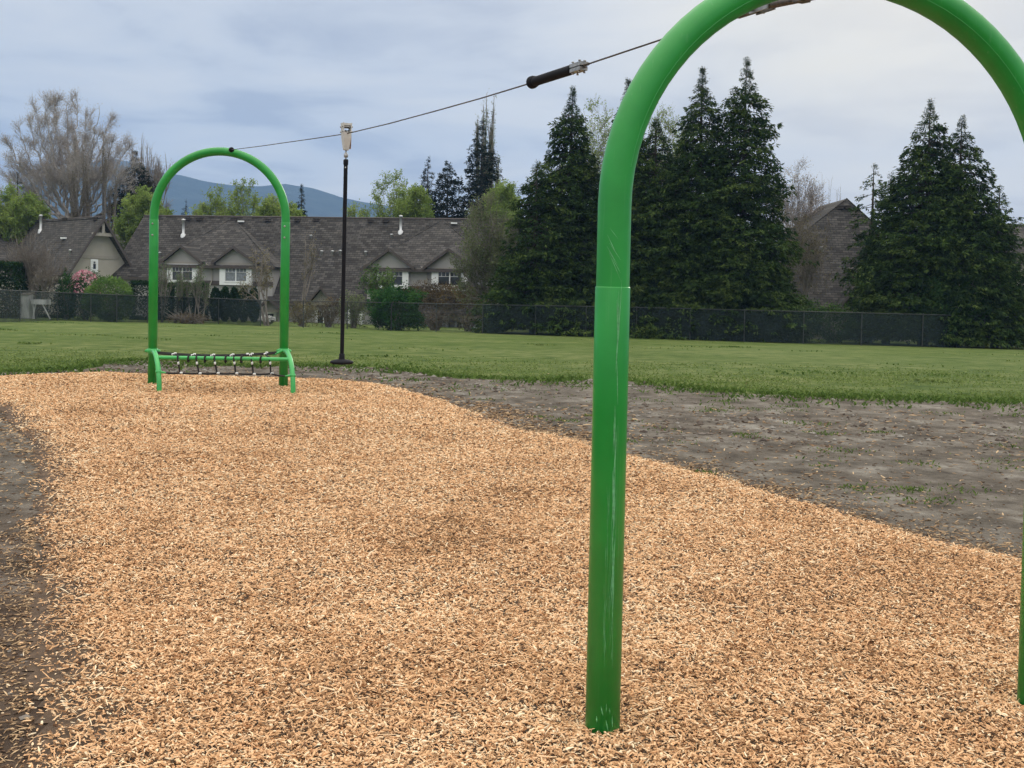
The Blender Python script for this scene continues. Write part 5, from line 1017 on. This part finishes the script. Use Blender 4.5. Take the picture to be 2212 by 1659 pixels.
shrub('climbing_shrub', 'russet climbing shrub spread over the low roof behind the fence', 975, 624, 72, m36(200, 72), 1.6, 9000, M_rbush, (.12, .06), 94, lumps=.35, stems=26, tint=(0, .8), base=np.array([P(955, 640, 75)[0], 77.0, P(955, 668, 77)[2]]), H=1.9)
shrub('shrub', 'thin twiggy olive shrub at the foot of the wall left of the hanging pole', 652, 648, 66, m36(80, 66), 1.4, 2300, M_olive, (.10, .05), 95, lumps=.4, solid=.3, stems=22)
shrub('shrub', 'loose olive shrub right beside the hanging pole', 765, 630, 66, m36(60, 66), 1.4, 2300, M_greygr, (.10, .06), 96, lumps=.4, solid=.3, stems=22)
shrub('shrub', 'russet twiggy shrub around the ground floor window left of the pole', 712, 640, 67, m36(70, 67), 1.2, 1500, M_rbush, (.09, .05), 97, lumps=.4, solid=.3, stems=26)
shrub('shrub', 'twiggy dull shrub in front of the white doors', 940, 668, 66, m36(90, 66), 1.2, 900, M_rbush, (.09, .05), 98, lumps=.4, solid=.2, stems=40)
shrub('shrub', 'thin bare shrub left of the close cedars behind the fence', 1012, 672, 66, m36(70, 66), 1.2, 600, M_olive, (.09, .05), 99, lumps=.4, solid=.2, stems=30)
GT = 'thin leggy trees against the fence inside the far arch'
for px_, yt, W_, sd_, lb in ((352, 572, 42, 101, 'leggy young tree against the fence, nearest the left post of the far arch'), (378, 588, 40, 102, 'leggy young tree against the fence, under the left upper window'), (418, 575, 46, 103, 'leafy leggy tree against the fence in front of the left upper window'), (436, 600, 36, 104, 'leggy tree against the fence beside the downpipe')):
    deciduous('thin_tree', lb, px_, yt, 66, m36(W_, 66), sd_, levels=3, kids=3, fan=.5, leafmat=M_lbush, barkmat=M_bark, leaf=(.08, .05), nleaf=1, twig=.3, stems=2, up=.2, group=GT, ntwig=2, r0=.08, tlv=0)
deciduous('thin_tree', 'slanting thin tree with few leaves over the right upper window inside the far arch', 580, 540, 66, m36(120, 66), 105, levels=4, kids=2, fan=.6, leafmat=M_olive, barkmat=M_barkp, leaf=(.12, .08), nleaf=1, twig=.4, stems=2, up=.1, ntwig=1, r0=.13, tlv=0)
deciduous('thin_tree', 'thin pale branched tree in front of the roof between the far arch and the pole', 648, 500, 68, m36(70, 68), 106, levels=3, kids=2, fan=.5, leafmat=M_olive, barkmat=M_barkp, leaf=(.10, .07), nleaf=1, twig=.4, stems=2, up=.3, ntwig=1, r0=.10)
shrub('brush_pile', 'low heap of reddish dry brush at the foot of the fence inside the far arch', 408, 678, 64.5, m36(100, 64.5), .9, 900, M_rbush, (.14, .03), 107, 'brush', stems=60, lumps=.3, solid=.2)
shrub('flowering_shrub', 'small shrub with white flowers behind the fence at the right post of the far arch', 577, 684, 69, m36(34, 69), .8, 800, M_greygr, (.08, .06), 108, lumps=.3, stems=8)
fs = bpy.context.scene.objects['flowering_shrub']; b_ = np.array(fs.location); nF = 420; u_ = unit(pr_.normal(0, 1, (nF, 3))); u_[:, 2] = abs(u_[:, 2]); Hh = P(577, 684, 69)[2]-b_[2]
pp_ = b_+[0, 0, Hh*.5]+u_*np.array([m36(17, 69), .42, Hh*.52]); fb = MB(); fb.cards(pp_, u_+pr_.normal(0, .7, (nF, 3)), .12, .12, u_, pr_.random(nF)); build('blossom', fb, plain('white_petal', (.6, .6, .58), .7), fs)
GR = 'green growth over the fence right of the cedars'
for px_, yt, W_, sd_, lb in ((1742, 645, 70, 111, 'green shrub hanging over the fence right beside the cedar group'), (1800, 658, 90, 112, 'low green growth on the fence below the pointed roof'), (1872, 660, 80, 113, 'low green growth on the fence left of the right cedar clump')):
    shrub('fence_shrub', lb, px_, yt, 62, m36(W_, 62), 1.3, 3200, M_lbush, (.12, .07), sd_, group=GR, lumps=.25, tint=(0, .6))
shrub('big_bush', 'broad leafed green bush spilling over the fence under the right cedar clump', 2055, 590, 58.6, m36(165, 58), 2.0, 11000, M_dbush, (.17, .11), 114, lumps=.5, tint=(.1, .8), solid=.4)
shrub('shrub', 'russet bramble over the fence at the right edge', 2180, 600, 60, m36(95, 60), 1.6, 4200, M_rbush, (.13, .05), 115, lumps=.4, stems=34, tint=(.1, .7), solid=.3)
shrub('shrub', 'dull green growth over the fence under the right edge house', 2235, 560, 63, m36(90, 63), 1.6, 3000, M_greygr, (.13, .06), 116, lumps=.4, stems=26, solid=.3)
# things in the gardens seen through the screen
b0_ = P(50, 690, 66); g_ = float(hgt(b0_[0], 66)); t = thing('storage_cabinet', [b0_[0], 66, g_], 'pale storage cabinet with two doors behind the left fence', 'cabinet')
mb = MB(); mb.box([b0_[0], 66, g_+.75], (.95, .6, 1.5)); build('cabinet_body', mb, M_white, t)
mb = MB(); mb.slab([[b0_[0]-.54, 65.6, g_+1.5], [b0_[0]+.54, 65.6, g_+1.5], [b0_[0]+.54, 66.4, g_+1.62], [b0_[0]-.54, 66.4, g_+1.62]], .06); build('lid', mb, M_gtrim, t)
for s_ in (-.235, .235): mb = MB(); mb.box([b0_[0]+s_, 65.685, g_+.74], (.43, .03, 1.36)); d_ = build('door', mb, M_white, t); mb = MB(); mb.box([b0_[0]+s_*.35, 65.66, g_+.8], (.03, .03, .16)); build('handle', mb, M_steel, d_)
b0_ = P(90, 692, 66); g_ = float(hgt(b0_[0], 66)); t = thing('garden_table', [b0_[0], 66, g_], 'white folding garden table with splayed legs behind the left fence', 'table')
mb = MB(); mb.box([b0_[0]-.05, 66, g_+1.05], (1.0, .6, .30)); build('table_top', mb, M_white, t)
for x0, x1 in ((-.45, -.38), (.12, .62), (-.28, -.46)):
    mb = MB(); mb.tube(np.array([[b0_[0]+x0, 65.8, g_+.95], [b0_[0]+x1, 65.8, g_]]), .045, 8); build('leg', mb, M_white, t)
